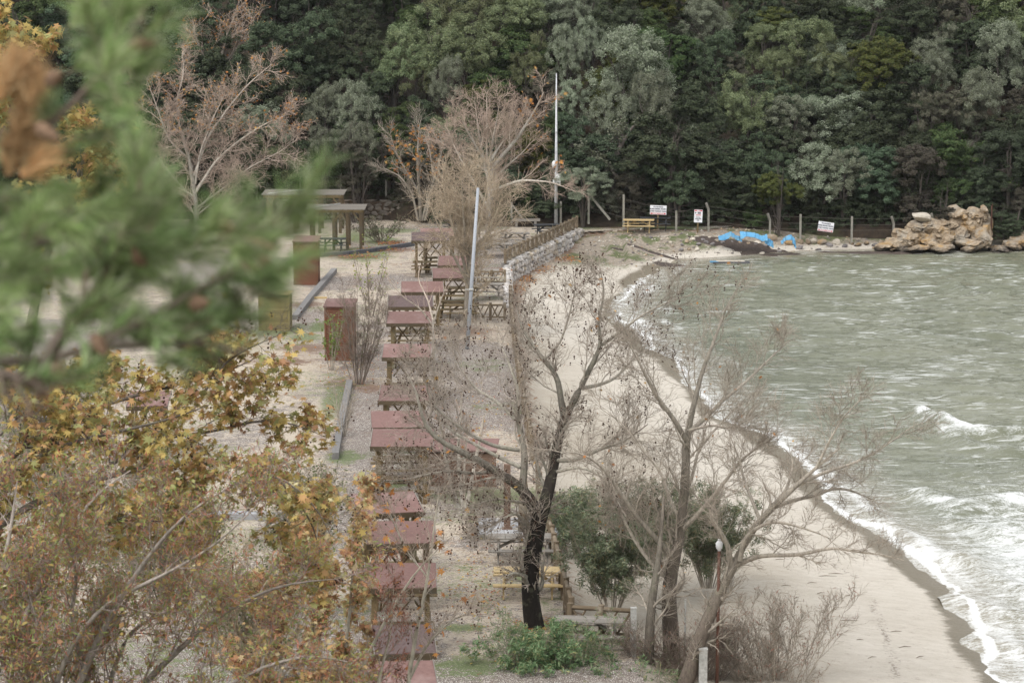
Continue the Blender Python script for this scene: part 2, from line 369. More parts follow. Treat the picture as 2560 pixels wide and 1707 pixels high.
sandc = n.ramp(nb, [(.38, (.39, .345, .28)), (.62, (.55, .51, .445))])
zn = n.n('ShaderNodeAttribute', attribute_name='Zone')
sandc = n.mix(n.math('MULTIPLY', zn.outputs['Fac'], .75), n.mix(.7, sandc, (.66, .61, .54)), n.mix(.5, sandc, (.385, .335, .265)))
sandc = n.mix(n.math('MULTIPLY', n.sstep(n.noise(co, 3.5, 8, .9), .555, .62), .42), sandc, (.22, .17, .13))
wr = n.n('ShaderNodeAttribute', attribute_name='Wrack'); sandc = n.mix(n.math('MULTIPLY', n.sstep(n.math('ADD', wr.outputs['Fac'], n.math('MULTIPLY', n.math('SUBTRACT', n.noise(co, 8, 5, .8), .5), 2.5)), .75, 1.1), .75), sandc, (.16, .12, .095))
sandc = n.mix(.45, sandc, n.ramp(ng, [(.3, (.7, .68, .64)), (.7, (1, 1, 1))]), 'MULTIPLY')
sandc = n.mix(.8, sandc, n.ramp(n.noise(n.coord('pos', (.7, 1.5, 1)), 1.9, 7, .75), [(.36, (.83, .815, .79)), (.65, (1, 1, 1))]), 'MULTIPLY')
sandc = n.mix(n.math('MULTIPLY', n.sstep(nh, .615, .67), .6), sandc, (.20, .15, .12))
wetc = n.ramp(nf, [(.3, (.15, .125, .085)), (.7, (.205, .175, .125))])
rubc = n.ramp(n.noise(co, 5, 6, .8), [(.25, (.10, .085, .07)), (.45, (.25, .21, .165)), (.6, (.37, .32, .26)), (.8, (.52, .47, .4))])
rubc = n.mix(n.sstep(n.noise(co, .6, 4, .6), .5, .6), rubc, n.ramp(nf, [(.3, (.07, .09, .035)), (.7, (.17, .18, .09))]))
c = n.mix(n.sstep(n.math('ADD', s3.outputs[1], n.math('MULTIPLY', n.math('SUBTRACT', nf, .5), .8)), .35, .6), sandc, rubc)
c = n.mix(n.sstep(n.math('ADD', s3.outputs[2], n.math('MULTIPLY', n.math('SUBTRACT', n.math('ADD', nf, nh), 1.0), 1.6)), .45, .75), c, n.ramp(nf, [(.3, (.12, .075, .05)), (.6, (.24, .15, .10)), (.8, (.36, .28, .2))]))
wf = n.sstep(n.math('ADD', s3.outputs[0], n.math('MULTIPLY', n.math('SUBTRACT', n.noise(n.coord('pos', (.8, 1.6, 1)), 2.5, 6, .75), .5), 1.3)), .3, .72); c = n.mix(wf, c, wetc)
n.l(c, b.inputs['Base Color']); rr = n.n('ShaderNodeMapRange'); n.l(wf, rr.inputs[0]); rr.inputs[3].default_value = .95; rr.inputs[4].default_value = .4
n.l(rr.outputs[0], b.inputs['Roughness']); b.inputs['Specular IOR Level'].default_value = .3
n.bump(n.math('ADD', n.math('ADD', nf, nh), n.noise(co, 1.8, 6, .75)), b, .8, .09)
me.materials.append(m); tag(link('beach', me), kind='structure')

# wooded hillside ground
V, F = grid(-70, 80, 176, 270, .7, hill_z, lambda x, y: y > foot(x) - .5)
M['hillsoil'] = surf('leaf_covered_soil', (.022, .017, .012), (.06, .042, .028), 3, .95, bump=.8, bd=.08, c3=(.05, .055, .025), big=.5)
tag(link('hillside', mesh_np('hillside', V, F, M['hillsoil'], smooth=True)), kind='structure')

# ------------------------------------------------------------------ sea
rng = np.random.default_rng(5)
def waves(X, Y, nw, l0, l1, slope, seed, direc=-1.75, spread=.5):
    r = np.random.default_rng(seed); z = np.zeros(X.shape)
    for i in range(nw):
        L = math.exp(r.uniform(math.log(l0), math.log(l1))); a = direc + r.normal(0, spread); k = 2 * math.pi / L
        kx, ky = math.cos(a) * k, math.sin(a) * k
        amp = slope * math.sqrt(2 / nw) / k; ph = r.uniform(0, 6.28)
        arg = kx * X + ky * Y + ph + .6 * np.sin(X * .13 * (1 + i % 3) + Y * .09 + i)
        z += amp * (np.sin(arg) + .25 * np.sin(2 * arg + 1.5))
    return z
crests = [  # breaking rollers: display-pixel polylines on the water, height, width
    ([(2110, 955), (2180, 990), (2260, 1005), (2360, 1010), (2480, 1005)], .42, 1.0),
    ([(2150, 985), (2230, 1030), (2320, 1040), (2480, 1035)], .30, .9),
    ([(2120, 1145), (2200, 1175), (2300, 1165), (2480, 1160)], .40, 1.2),
    ([(2190, 1210), (2300, 1235), (2480, 1230)], .30, 1.0),
    ([(2190, 660), (2250, 680), (2300, 685)], .22, .7),
    ([(2210, 1390), (2300, 1420), (2480, 1440)], .30, 1.2),
    ([(1990, 1180), (2080, 1235), (2180, 1290), (2300, 1340), (2480, 1420)], .22, .8),
    ([(2180, 1300), (2320, 1310), (2480, 1300)], .26, 1.1), ([(2230, 1090), (2340, 1095), (2480, 1090)], .24, .9), ([(2260, 1480), (2340, 1500), (2480, 1520)], .24, 1.0), ([(2180, 915), (2300, 925), (2480, 930)], .2, .7),
    ([(1780, 790), (1900, 820), (1980, 825)], .10, .6), ([(1560, 740), (1650, 760), (1740, 760)], .12, .5), ([(2000, 760), (2100, 770)], .1, .5)]
CR = [([tuple(P(px, py, ZS)[:2]) for px, py in pl], h, wd) for pl, h, wd in crests]
def sea_z(X, Y):
    d = -shore_d(X, Y); sh = np.clip(d / 6, .12, 1)
    z = waves(X, Y, 44, .4, 1.9, .27, 1, spread=.38) + waves(X, Y, 14, 2.4, 8, .06, 2, spread=.3)
    mod = .45 + 1.1 * fbm(X, Y, 11, 41)
    z = z * sh * mod
    for pl, h, wd in CR:
        dd = seg_dist(X, Y, pl); z = z + h * np.exp(-(dd / (wd * .6)) ** 2) * (.7 + .6 * fbm(X, Y, 1.6, 9))
    sw = .10 * np.clip(fbm(X, Y, 3.2, 77) - .42, 0, 1) * np.clip(1.6 - np.abs(d + .2), 0, 1)
    return ZS + .03 + z + sw
V, F = grid(2, 42, 70, 177.5, .14, sea_z, lambda x, y: shore_d(x, y) < .9)
x, y = V[:, 0], V[:, 1]; d = -shore_d(x, y)
fe = fbm(x, y, 2.2, 14); nearY = np.clip((175 - y) / 14, 0, 1)
fl = fbm(x, y, 5, 61); lob = 1.5 * (fbm(x, y, 3.2, 77) - .45); foam = np.clip(1 - np.abs(d + .15 + lob) / .20, 0, 1) * (.35 + .6 * fe) + np.clip(1 - np.abs(d - .6 - .6 * lob) / (.7 + 1.8 * fl), 0, 1) * (.3 + .7 * fl) * .85
foam += np.clip(1 - np.abs(d - 2.3 + 1.4 * (fe - .5)) / .6, 0, 1) * .38
foam *= nearY ** .5
band = np.clip(1 - d / (6 + 5 * np.clip((115 - y) / 30, 0, 1)), 0, 1) * .44 * nearY
foam = np.maximum(foam, band)
for (pl, h, wd) in CR:
    dd = seg_dist(x, y, pl); foam = np.maximum(foam, np.clip(1.25 - dd / (wd * 1.05), 0, 1) * min(1, h * 2.2) * (.05 + .95 * fbm(x, y, 1.1, 19)))
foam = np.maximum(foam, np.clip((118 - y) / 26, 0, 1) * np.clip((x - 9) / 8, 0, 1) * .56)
foam = np.maximum(foam, .20 * np.clip((V[:, 2] - ZS - .1) / .12, 0, 1))  # high crests whitened in the mask as painted glints, besides the real foam
shal = np.clip(1 - d / 3.0, 0, 1)
me = mesh_np('sea', V, F, None, np.stack([foam, shal, foam * 0], 1), smooth=True)  # foam holds the real foam plus the painted crest glints
m, nt, b = newmat('sea_water'); n = N(nt); co = n.coord('pos', (1, 1, 0))
sp = n.n('ShaderNodeAttribute', attribute_name='Col'); s3 = n.n('ShaderNodeSeparateColor'); n.l(sp.outputs['Color'], s3.inputs[0])
lace = n.n('ShaderNodeTexVoronoi', feature='DISTANCE_TO_EDGE'); lace.inputs['Scale'].default_value = 3.2
dn = n.mix(.35, n.coord('pos', (.7, 1.5, 0)), n.n('ShaderNodeTexNoise').outputs['Color']); n.l(dn, lace.inputs['Vector'])
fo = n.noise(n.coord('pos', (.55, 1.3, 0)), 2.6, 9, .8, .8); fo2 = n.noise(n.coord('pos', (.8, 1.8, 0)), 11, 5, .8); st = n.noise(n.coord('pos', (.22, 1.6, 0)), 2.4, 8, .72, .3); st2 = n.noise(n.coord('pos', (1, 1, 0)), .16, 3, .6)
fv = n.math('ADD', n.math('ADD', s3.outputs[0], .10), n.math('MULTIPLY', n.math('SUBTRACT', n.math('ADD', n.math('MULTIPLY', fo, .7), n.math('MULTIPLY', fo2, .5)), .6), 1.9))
foam_glint = n.math('MAXIMUM', n.math('MULTIPLY', n.sstep(fv, .40, .80), .9), n.math('MULTIPLY', n.sstep(n.math('ADD', st, n.math('MULTIPLY', n.math('SUBTRACT', st2, .5), .35)), .55, .65), .46))  # foam, plus open-water streaks of st painted pale in place of sky glints
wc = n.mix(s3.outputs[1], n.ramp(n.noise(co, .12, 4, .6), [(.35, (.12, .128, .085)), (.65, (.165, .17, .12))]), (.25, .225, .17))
n.l(n.mix(foam_glint, wc, (.74, .75, .75)), b.inputs['Base Color'])
rr = n.n('ShaderNodeMapRange'); n.l(foam_glint, rr.inputs[0]); rr.inputs[3].default_value = .07; rr.inputs[4].default_value = .9
n.l(rr.outputs[0], b.inputs['Roughness']); b.inputs['IOR'].default_value = 1.33; b.inputs['Specular IOR Level'].default_value = .5
bh = n.math('ADD', n.noise(n.coord('pos', (.55, 1.3, 0)), 3.0, 4, .65), n.math('MULTIPLY', n.noise(n.coord('pos', (.6, 1.2, 0)), 9, 3, .6), .4))
n.bump(bh, b, .7, .13)
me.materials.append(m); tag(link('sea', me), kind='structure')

# ------------------------------------------------------------------ built furniture: shared unit meshes
_unit = {}
def unit(kind, mat):
    if (kind, mat) not in _unit:
        mb = MB()
        if kind == 'box': mb.box((0, 0, 0), (1, 1, 1)); me = mb.mesh('board', M[mat])
        else:
            ns = 10; r = [(math.cos(i * 2 * math.pi / ns) * .5, math.sin(i * 2 * math.pi / ns) * .5) for i in range(ns)]
            vs = [(a * (1 + .06 * math.sin(3 * i)), b_, z) for z in (-.5, .5) for i, (a, b_) in enumerate(r)]
            fs = [(i, (i + 1) % ns, ns + (i + 1) % ns, ns + i) for i in range(ns)] + [tuple(range(ns))[::-1], tuple(range(ns, 2 * ns))]
            me = mb.add(vs, fs).mesh('log', M[mat])
        _unit[(kind, mat)] = me
    return _unit[(kind, mat)]
def board(parent, name, mat, c, d, rot=(0, 0, 0), kind='box', label=None):
    o = link(name, unit(kind, mat), parent, c); o.scale = d; o.rotation_euler = rot
    if label: o['label'] = label
    return o
def beam(parent, name, mat, a, b_, wd, ht, kind='box'):
    """a bar from a to b; boxes run along X, logs along Z"""
    a = Vector(a); b_ = Vector(b_); v = b_ - a; L = v.length
    o = link(name, unit(kind, mat), parent, (a + b_) / 2)
    if kind == 'box': o.scale = (L, wd, ht); o.rotation_euler = v.to_track_quat('X', 'Z').to_euler()
    else: o.scale = (wd, ht, L); o.rotation_euler = v.to_track_quat('Z', 'Y').to_euler()
    return o

# picnic table: planks run along X
def picnic(parent, mat, L=1.95, leg=None, tops=4):
    leg = leg or mat
    for i in range(tops): board(parent, 'top_plank', mat, (0, (i - (tops - 1) / 2) * .185, .755), (L + (.04 if i % 2 else 0), .17, .045))
    for sy in (-1, 1):
        for j in (0, 1): board(parent, 'bench_plank', mat, (.01 * j, sy * (.62 + j * .15), .445), (L + .08, .135, .04))
    for sx in (-1, 1):
        X = sx * (L / 2 - .28)
        for sy in (-1, 1): beam(parent, 'leg', leg, (X, sy * .66, 0), (X, sy * .22, .73), .05, .10)
        beam(parent, 'crossbar', leg, (X + .05, -.76, .40), (X + .05, .76, .40), .045, .09)
        beam(parent, 'crossbar', leg, (X + .05, -.35, .71), (X + .05, .35, .71), .045, .07)
        beam(parent, 'brace', leg, (X, 0, .40), (sx * .12, 0, .72), .045, .09)

# roofed table shelter
def make_shelter():
    r = empty('table_shelter')
    W, D = 2.0, 1.9
    t = math.radians(8); yb, zf, zb = D * math.cos(t), 2.03, 2.03 + D * math.sin(t)
    mb = MB(); nx = 8
    vs = []; fs = []
    rr = random.Random(4)
    for j in range(5):
        for i in range(nx + 1):
            vs.append((-W / 2 + W * i / nx, yb * j / 4, zf + (zb - zf) * j / 4 + .035 + rr.uniform(-.006, .006)))
    for j in range(4):
        for i in range(nx): a = j * (nx + 1) + i; fs.append((a, a + 1, a + nx + 2, a + nx + 1))
    k = len(vs); vs += [(v[0], v[1], v[2] - .035) for v in vs]; fs += [tuple(k + q for q in f[::-1]) for f in fs]
    per = list(range(nx + 1)) + [(nx + 1) * (j + 1) + nx for j in range(4)] + [4 * (nx + 1) + i for i in range(nx - 1, -1, -1)] + [(nx + 1) * j for j in range(3, 0, -1)]
    for p, q in zip(per, per[1:] + per[:1]): fs.append((p, p + k, q + k, q))
    mb.add(vs, fs); rf = mb.build('roof', M['roof'], r)
    board(r, 'fascia', 'fascia', (0, -.018, zf - .055), (W + .03, .03, .15))
    board(r, 'fascia', 'fascia', (0, yb + .018, zb - .055), (W + .03, .03, .15))
    for s in (-1, 1):
        beam(r, 'edge_trim', 'greywood', (s * (W / 2 + .014), -.03, zf + .03), (s * (W / 2 + .014), yb + .03, zb + .03), .025, .06)
        beam(r, 'rafter', 'wood', (s * (W / 2 - .22), 0.02, zf - .06), (s * (W / 2 - .22), yb - .02, zb - .06), .07, .1)
    for sx in (-1, 1):
        for y0, zt in ((.25, zf - .07), (yb - .25, zb - .09)): board(r, 'post', 'wood', (sx * (W / 2 - .26), y0, zt / 2), (.14, .14, zt))
        beam(r, 'side_rail', 'wood', (sx * (W / 2 - .17), .05, .9), (sx * (W / 2 - .17), yb - .05, .9), .04, .12)
        beam(r, 'side_rail', 'wood', (sx * (W / 2 - .17), .05, .55), (sx * (W / 2 - .17), yb - .05, .55), .04, .12)
    ym = yb - .25
    for s in (-1, 1):
        beam(r, 'cross_brace', 'wood', (s * .6, ym + .1, 1.0), (s * .03, ym + .1, 1.75), .035, .06)
        beam(r, 'cross_brace', 'wood', (s * .6, ym + .14, 1.75), (s * .03, ym + .14, 1.0), .035, .06)
    beam(r, 'top_rail', 'wood', (-W / 2 + .26, ym + .1, 1.80), (W / 2 - .26, ym + .1, 1.80), .04, .09)
    # table inside
    for i in range(4): board(r, 'table_plank', 'wood', (0, yb / 2 + (i - 1.5) * .19, .78), (1.9, .175, .045))
    for sy in (-1, 1):
        for j in (0, 1): board(r, 'bench_plank', 'wood', (0, yb / 2 + sy * (.66 + j * .15), .46), (2.06, .135, .04))
    for sx in (-1, 1):
        for sy in (-1, 1): beam(r, 'table_leg', 'wood', (sx * .62, yb / 2 + sy * .62, 0), (sx * .42, yb / 2 + sy * .1, .75), .05, .1)
        beam(r, 'bench_bearer', 'wood', (sx * .66, yb / 2 - .78, .4), (sx * .66, yb / 2 + .78, .4), .05, .09)
    return r
# front edge of each roof: display pixel left, right, y of the lower edge; roof colour; turn; label
shel = [(968, 1052, 545, 'r', 3, 'red roofed table shelter half hidden behind the farthest brown roof, near the tan bare tree'),
        (945, 1031, 554, 'd', 0, 'farthest brown roofed table shelter, beside the dark log kerb with white specks on its roof'),
        (1005, 1097, 611, 'r', -2, 'red roofed table shelter under the tan bare tree, touching the leaning metal pole'),
        (994, 1090, 640, 'r', 1, 'red roofed table shelter in front of the tan bare tree trunk, right of the lone row'),
        (921, 1019, 672, 'r', 0, 'red roofed table shelter standing just behind the dark brown one in mid row'),
        (891, 995, 706, 'd', 0, 'dark brown roofed table shelter between two red ones in mid row'),
        (887, 992, 744, 'r', -1, 'red roofed table shelter right in front of the mid row brown roof'),
        (877, 990, 822, 'r', -2, 'red roofed table shelter with a white speck on its roof, beside the big bare bush'),
        (868, 985, 922, 'r', -3, 'red roofed table shelter veiled by dark seed balls, second beyond the low brown hut'),
        (853, 982, 983, 'r', 2, 'red roofed table shelter veiled by bare twigs just beyond the one at the brown hut'),
        (850, 995, 1027, 'r', -2, 'red roofed table shelter standing left of the low brown hut'),
        (822, 975, 1180, 'r', 10, 'skewed red roofed table shelter with crossed braces in front of the grass strip'),
        (842, 1003, 1250, 'r', 2, 'red roofed table shelter facing the grey slab, second of the near group'),
        (836, 1003, 1352, 'r', 0, 'red roofed table shelter facing the pale pine picnic table'),
        (860, 1003, 1503, 'd', 3, 'near dark brown roofed table shelter half hidden in yellow leaves'),
        (850, 1008, 1592, 'r', 4, 'nearest red roofed table shelter, cut off by the bottom of the photo'),
        (290, 385, 935, 'r', 0, 'small red roof seen through the yellow plane leaves at left')]
sh0 = None; GS = 'roofed picnic table shelters in a row along the gravel'
for i, (xa, xb, yy, c, turn, lab) in enumerate(shel):
    if sh0 is None: o = sh0 = make_shelter()
    else: o = copy_tree(sh0)
    q = P((xa + xb) / 2, yy, 2.03); a_ = P(xa, yy, 2.03); b_ = P(xb, yy, 2.03)
    wpx = (b_ - a_).length; s = wpx / 2.02
    o.location = (q.x, q.y, 0); o.scale = (s, .95, 1); o.rotation_euler = (0, 0, math.radians(turn + 2))
    tag(o, lab, 'shelter', GS)
    if c == 'd':
        for ch in o.children:
            if ch.name.startswith('roof'):
                ch.material_slots[0].link = 'OBJECT'; ch.material_slots[0].material = M['roof_dark']; ch['label'] = 'dark brown felt roof'

# free standing picnic tables: centre display pixel of table top, material, length, turn, label
tabs = [(1212, 1308, 'pinewood', 2.0, 0, 'new pale pine picnic table behind the dark tree trunk', 'pinewood'),
        (1200, 1231, 'greywood', 2.1, 1, 'grey picnic table at the front edge of the pale slab', 'greywood'),
        (1352, 1422, 'greywood', 1.9, -4, 'grey picnic table in front of the crossed log fence, nearest of all', 'greywood'),
        (1258, 516, 'darkwood', 1.7, 8, 'black picnic table at the foot of the tall grey pole', 'darkwood'),
        (1183, 536, 'greywood', 1.7, 6, 'weathered picnic table beyond the bare trees, left of the log fence', 'greywood'),
        (1467, 505, 'pinewood', 1.9, -4, 'pale pine picnic table near the far shore', 'pinewood'),
        (1505, 500, 'darkwood', 1.9, -4, 'dark grey picnic table behind the pale pine one, under the white sign', 'darkwood'),
        (1120, 652, 'greywood', 1.7, 2, 'grey picnic table beside the log fence, just right of the leaning pole', 'greywood'),
        (1112, 620, 'greywood', 1.6, 0, 'grey picnic table next to the stone wall pillar', 'greywood'),
        (1140, 560, 'greywood', 1.8, 4, 'greying picnic table left of the top of the stone wall', 'greywood'),
        (1060, 660, 'wood', 1.7, 0, 'brown picnic table between the red roofs and the leaning pole', 'wood'),
        (1060, 700, 'wood', 1.7, 0, 'brown picnic table just behind the leaning pole', 'wood'),
        (1050, 506, 'darkwood', 1.6, 0, 'black picnic table behind the farthest red roof', 'darkwood'),
        (655, 1182, 'greywood', 1.8, 0, 'grey picnic table under the yellow leaves by the long white slab', 'greywood'),
        (640, 1500, 'greywood', 2.1, -3, 'dark old picnic table among the shrubs at bottom left', 'greywood')]
for px, py, mt, L, turn, lab, leg in tabs:
    q = P(px, py, .76); o = empty('picnic_table', (q.x, q.y, 0), math.radians(turn)); picnic(o, mt, L, leg)
    tag(o, lab, 'picnic table', 'free standing picnic tables on the gravel')

# horizontal railing with crossed braces (per span)
def log_fence(pts, label, h=.85, span=1.7, mat='log', z0=0.0, rad=.10):
    r = empty('log_fence', (pts[0][0], pts[0][1], z0)); O = Vector((pts[0][0], pts[0][1], 0))
    first = True
    for (a, b_) in zip(pts[:-1], pts[1:]):
        a = Vector((a[0], a[1], 0)) - O; b_ = Vector((b_[0], b_[1], 0)) - O; L = (b_ - a).length; k = max(1, round(L / span))
        for i in range(k):
            p = a.lerp(b_, i / k); q = a.lerp(b_, (i + 1) / k)
            if first or i > 0 or True: beam(r, 'post', mat, p, p + Vector((0, 0, h + .12)), rad * 1.35, rad * 1.35, 'log')
            up = Vector((0, 0, h)); lo = Vector((0, 0, .15)); s_ = (q - p).normalized() * .08
            beam(r, 'rail', mat, p + up - s_ * .5, q + up + s_ * .5, rad, rad, 'log'); beam(r, 'rail', mat, p + lo, q + lo, rad * .8, rad * .8, 'log')
            m_ = p.lerp(q, .5)
            beam(r, 'cross_brace', mat, p + up * .93 + s_, m_ + lo, .07, .07, 'log'); beam(r, 'cross_brace', mat, q + up * .93 - s_, m_ + lo, .07, .07, 'log')
            beam(r, 'cross_brace', mat, p + lo + s_, m_ + up * .93, .06, .06, 'log')
            first = False
    beam(r, 'post', mat, b_, b_ + Vector((0, 0, h + .12)), rad * 1.35, rad * 1.35, 'log')
    tag(r, label, 'fence', 'log fences along the terrace edge'); return r
E = lambda *a: [tuple(S(x, y, 0)[:2]) for x, y in a]
log_fence(E((1425, 1590), (1582, 1600)), 'short log fence with crossed braces behind the nearest grey picnic table', span=.95, rad=.13)
log_fence(E((1428, 1574), (1374, 1365), (1345, 1230)), 'log fence with pale rail ends running away behind the pale pine table', span=1.15, rad=.13)
log_fence(E((1330, 1150), (1300, 980), (1282, 830), (1276, 760)), 'long log fence between gravel and beach, veiled by the bare trees', span=1.7, rad=.13)
w0, w1 = S(1274, 668, 0), S(1452, 582, 0)
log_fence([(w0.x - .25, w0.y), (w1.x - .25, w1.y)], 'tan log fence standing on top of the stone sea wall', h=.72, span=1.0, z0=.22, rad=.12)
log_fence(E((1190, 800), (1262, 800)), 'low railing with crossed braces right of the leaning metal pole', h=.75, span=.8)
log_fence(E((1196, 712), (1262, 712)), 'farther low railing with crossed braces by the stone pillar', h=.7, span=.8)

# ------------------------------------------------------------------ stone walls, stone by stone
def rock_mesh(name, mat, seed, sub=2, rough=.22, flat=(1, 1, 1)):
    import bmesh
    bm = bmesh.new(); bmesh.ops.create_icosphere(bm, subdivisions=sub, radius=.5); rr = random.Random(seed)
    pl = [(Vector((rr.gauss(0, 1), rr.gauss(0, 1), rr.gauss(0, 1))).normalized(), rr.uniform(.26, .44)) for _ in range(9)]
    for v in bm.verts:
        for nrm, dd in pl:
            e = v.co.dot(nrm) - dd
            if e > 0: v.co -= nrm * e * .92
        v.co += Vector([rr.uniform(-1, 1) for _ in range(3)]) * rough * .08
        v.co = Vector((v.co.x * flat[0], v.co.y * flat[1], v.co.z * flat[2]))
    me = bpy.data.meshes.new(name); bm.to_mesh(me); bm.free(); me.materials.append(mat); return me
RK = {k: [rock_mesh('rock', M[k], s + 10 * j) for s in range(5)] for j, k in enumerate(('rock_o', 'rock_g', 'rock_w'))}
STN = [rock_mesh('stone', M['stone'], s, 1) for s in range(6)]; STB = [rock_mesh('stone', M['stone_b'], s, 1) for s in range(6)]
rr = random.Random(11)
def stone_wall(name, a, b_, z0, z1, th, stones, mort, sw, shh, label, facing, cap=True):
    a = Vector((a[0], a[1], 0)); b_ = Vector((b_[0], b_[1], 0)); L = (b_ - a).length; ang = math.atan2((b_ - a).y, (b_ - a).x)
    r = empty(name, (a.x, a.y, 0), ang)
    MB().box((L / 2, -facing * th / 2, (z0 + z1) / 2), (L, th, z1 - z0)).build('mortar_core', M[mort], r)
    z = z0 + .02; row = 0; cnt = 0
    while z < z1 - shh * .4:
        h = shh * rr.uniform(.8, 1.2); h = min(h, z1 - z + .05); x_ = -rr.uniform(0, sw)
        while x_ < L:
            wd = sw * rr.uniform(.7, 1.45); xc = min(max(x_ + wd / 2, .05), L - .05)
            o = link('stone', rr.choice(stones), r, (xc, facing * rr.uniform(0, .05), z + h / 2 + rr.uniform(-.06, .06)))
            o.scale = (wd * 1.2, .28, h * rr.uniform(1.1, 1.5)); o.rotation_euler = (0, rr.uniform(-.6, .6), 0); x_ += wd; cnt += 1
        z += h; row += 1
    if cap:
        x_ = 0
        while x_ < L:
            wd = rr.uniform(.5, 1.1); o = link('capstone', rr.choice(stones), r, (x_ + wd / 2, -facing * th / 2, z1 + .03))
            o.scale = (wd * 1.2, th * 1.5, .2); x_ += wd
    tag(r, label, 'wall'); return cnt
c1 = stone_wall('stone_wall', (w0.x, w0.y), (w1.x + .1, w1.y + .2), -1.25, .2, .5, STN, 'mortar', .46, .30, 'pale stone sea wall slanting between the beach and the terrace', -1)
a_ = S(1275, 770, 0)
stone_wall('stone_wall', (a_.x + .05, a_.y), (w0.x + .02, w0.y - .1), -1.0, .04, .4, STN, 'mortar', .5, .3, 'grey stone pillar wall end joining the log fence below the sea wall', -1)
bL = PY(640, 497, 181.0); bR = PY(1000, 497, 180.6)
c2 = stone_wall('stone_wall', (bL.x, 181.0), (bR.x + 1.2, 180.6), 0, 1.18, .5, STB, 'mortar_b', .48, .28, 'long brown rubble wall at the foot of the dark woods', -1)

# ------------------------------------------------------------------ cabins with slat cladding
def cabin(px0, px1, pyb, h, mat, label, roof=True, dep=1.15, pitch=.11, tint=None):
    a = P(px0, pyb); b_ = P(px1, pyb); wd = b_.x - a.x; r = empty('changing_cabin', ((a.x + b_.x) / 2, a.y, 0), math.radians(-3))
    MB().box((0, dep / 2, h / 2 - .05), (wd - .06, dep - .06, h - .1)).build('inner_wall', M[mat], r)
    k = int(h / pitch)
    for i in range(k):
        z = (i + .5) * pitch
        o = board(r, 'slat', mat, (0, 0, z), (wd, .035, pitch * .8)); o.rotation_euler = (math.radians(-9), 0, 0)
        for s in (-1, 1): o = board(r, 'side_slat', mat, (s * wd / 2, dep / 2, z), (dep, .035, pitch * .8)); o.rotation_euler = (0, 0, math.pi / 2)
    for s in (-1, 1):
        board(r, 'corner_post', mat, (s * (wd / 2 + .005), -.005, h / 2), (.07, .07, h))
    if roof:
        t = link('roof', sh_roof, r, (0, -.1, h - .03)); t.scale = (wd + .16, dep + .25, 1); t.rotation_euler = (math.radians(7), 0, math.radians(0))
    else: board(r, 'lid', 'pinewood', (0, dep / 2 - .03, h + .03), (wd + .1, dep + .1, .05))
    tag(r, label, 'cabin')
mb = MB(); mb.box((0, .5, .03), (1, 1, .06)); sh_roof = mb.mesh('roof', M['roof'])
cabin(748, 812, 828, 2.45, 'brownwood', 'tall red brown slatted cabin with red roof behind the vine and bare bush')
cabin(676, 729, 655, 2.35, 'brownwood', 'dark slatted cabin with red roof behind the tip of the blurred pine')
cabin(596, 664, 760, 1.75, 'olivewood', 'olive slatted cabin with pale lid behind the pine needles', roof=False)
# low brown hut right of shelter 11
a = S(1068, 1216); b_ = S(1236, 1216); wd = b_.x - a.x; r = empty('board_hut', ((a.x + b_.x) / 2, a.y, 0), math.radians(-3))
MB().box((0, .6, .6), (wd - .1, 1.1, 1.15)).build('inner_wall', M['tanwall'], r)
for i in range(8): board(r, 'wall_board', 'tanwall' if i not in (1, 2) else 'brownwood', (0, -.005 * (i % 2), .08 + i * .15), (wd, .04, .14))
for s in (-1, 1): board(r, 'corner_post', 'brownwood', (s * (wd / 2), -.02, .62), (.12, .1, 1.26))
t = link('roof', sh_roof, r, (0, -.12, 1.27)); t.scale = (wd + .2, 1.5, 1); t.rotation_euler = (math.radians(6), 0, 0)
tag(r, 'low brown board hut with red roof strip behind the grey bare stems', 'hut')

# ------------------------------------------------------------------ pergolas
def pergola(pxl, pxr, pyt, pyb_post, Y, h, dep, label, nsl=9, posts=()):
    a = PY(pxl, pyt, Y); b_ = PY(pxr, pyt, Y); wd = b_.x - a.x; zb = 0
    r = empty('pergola', ((a.x + b_.x) / 2, Y, 0))
    for i in range(nsl): board(r, 'roof_slat', 'greywood', (0, i * dep / (nsl - 1), h + .09), (wd, .07, .05))
    for i in range(6): board(r, 'joist', 'wood', (-wd / 2 + .15 + i * (wd - .3) / 5, dep / 2, h + .02), (.07, dep, .08))
    for yy in (.25, dep - .25): board(r, 'beam', 'wood', (0, yy, h - .07), (wd - .2, .12, .14))
    for fx in posts:
        for yy in (.25, dep - .25):
            board(r, 'post', 'fascia', (fx * wd / 2, yy, (h - .14) / 2), (.17, .17, h - .14))
            beam(r, 'brace', 'wood', (fx * wd / 2, yy, h - .7), (fx * wd / 2 - .45 * (1 if fx > 0 else -1), yy, h - .12), .08, .08)
    beam(r, 'loose_bar', 'whitewood', (-wd * .42, 0, h + .16), (wd * .05, dep * .9, h + .18), .06, .06)
    tag(r, label, 'pergola', 'timber pergolas by the woods')
q = P(790, 575)
pergola(700, 838, 478, 575, q.y, 2.35, 2.6, 'nearer timber pergola with dark square posts standing on the grass', posts=(-.8, -.05, .4, .85))
q = P(700, 520)
pergola(600, 790, 446, 520, 173, 2.35, 3.0, 'farther timber pergola partly behind the pine needles', 10, posts=(-.85, -.2, .4, .9))
for px, py, lab in ((705, 545, 'grey picnic bench under the pergola, behind the pine tip'), (765, 548, 'green grey picnic bench between the dark pergola posts')):
    q = P(px, py, .76); o = empty('picnic_table', (q.x, q.y, 0)); picnic(o, 'darkwood', 1.5); tag(o, lab, 'picnic table', 'benches under the pergolas')

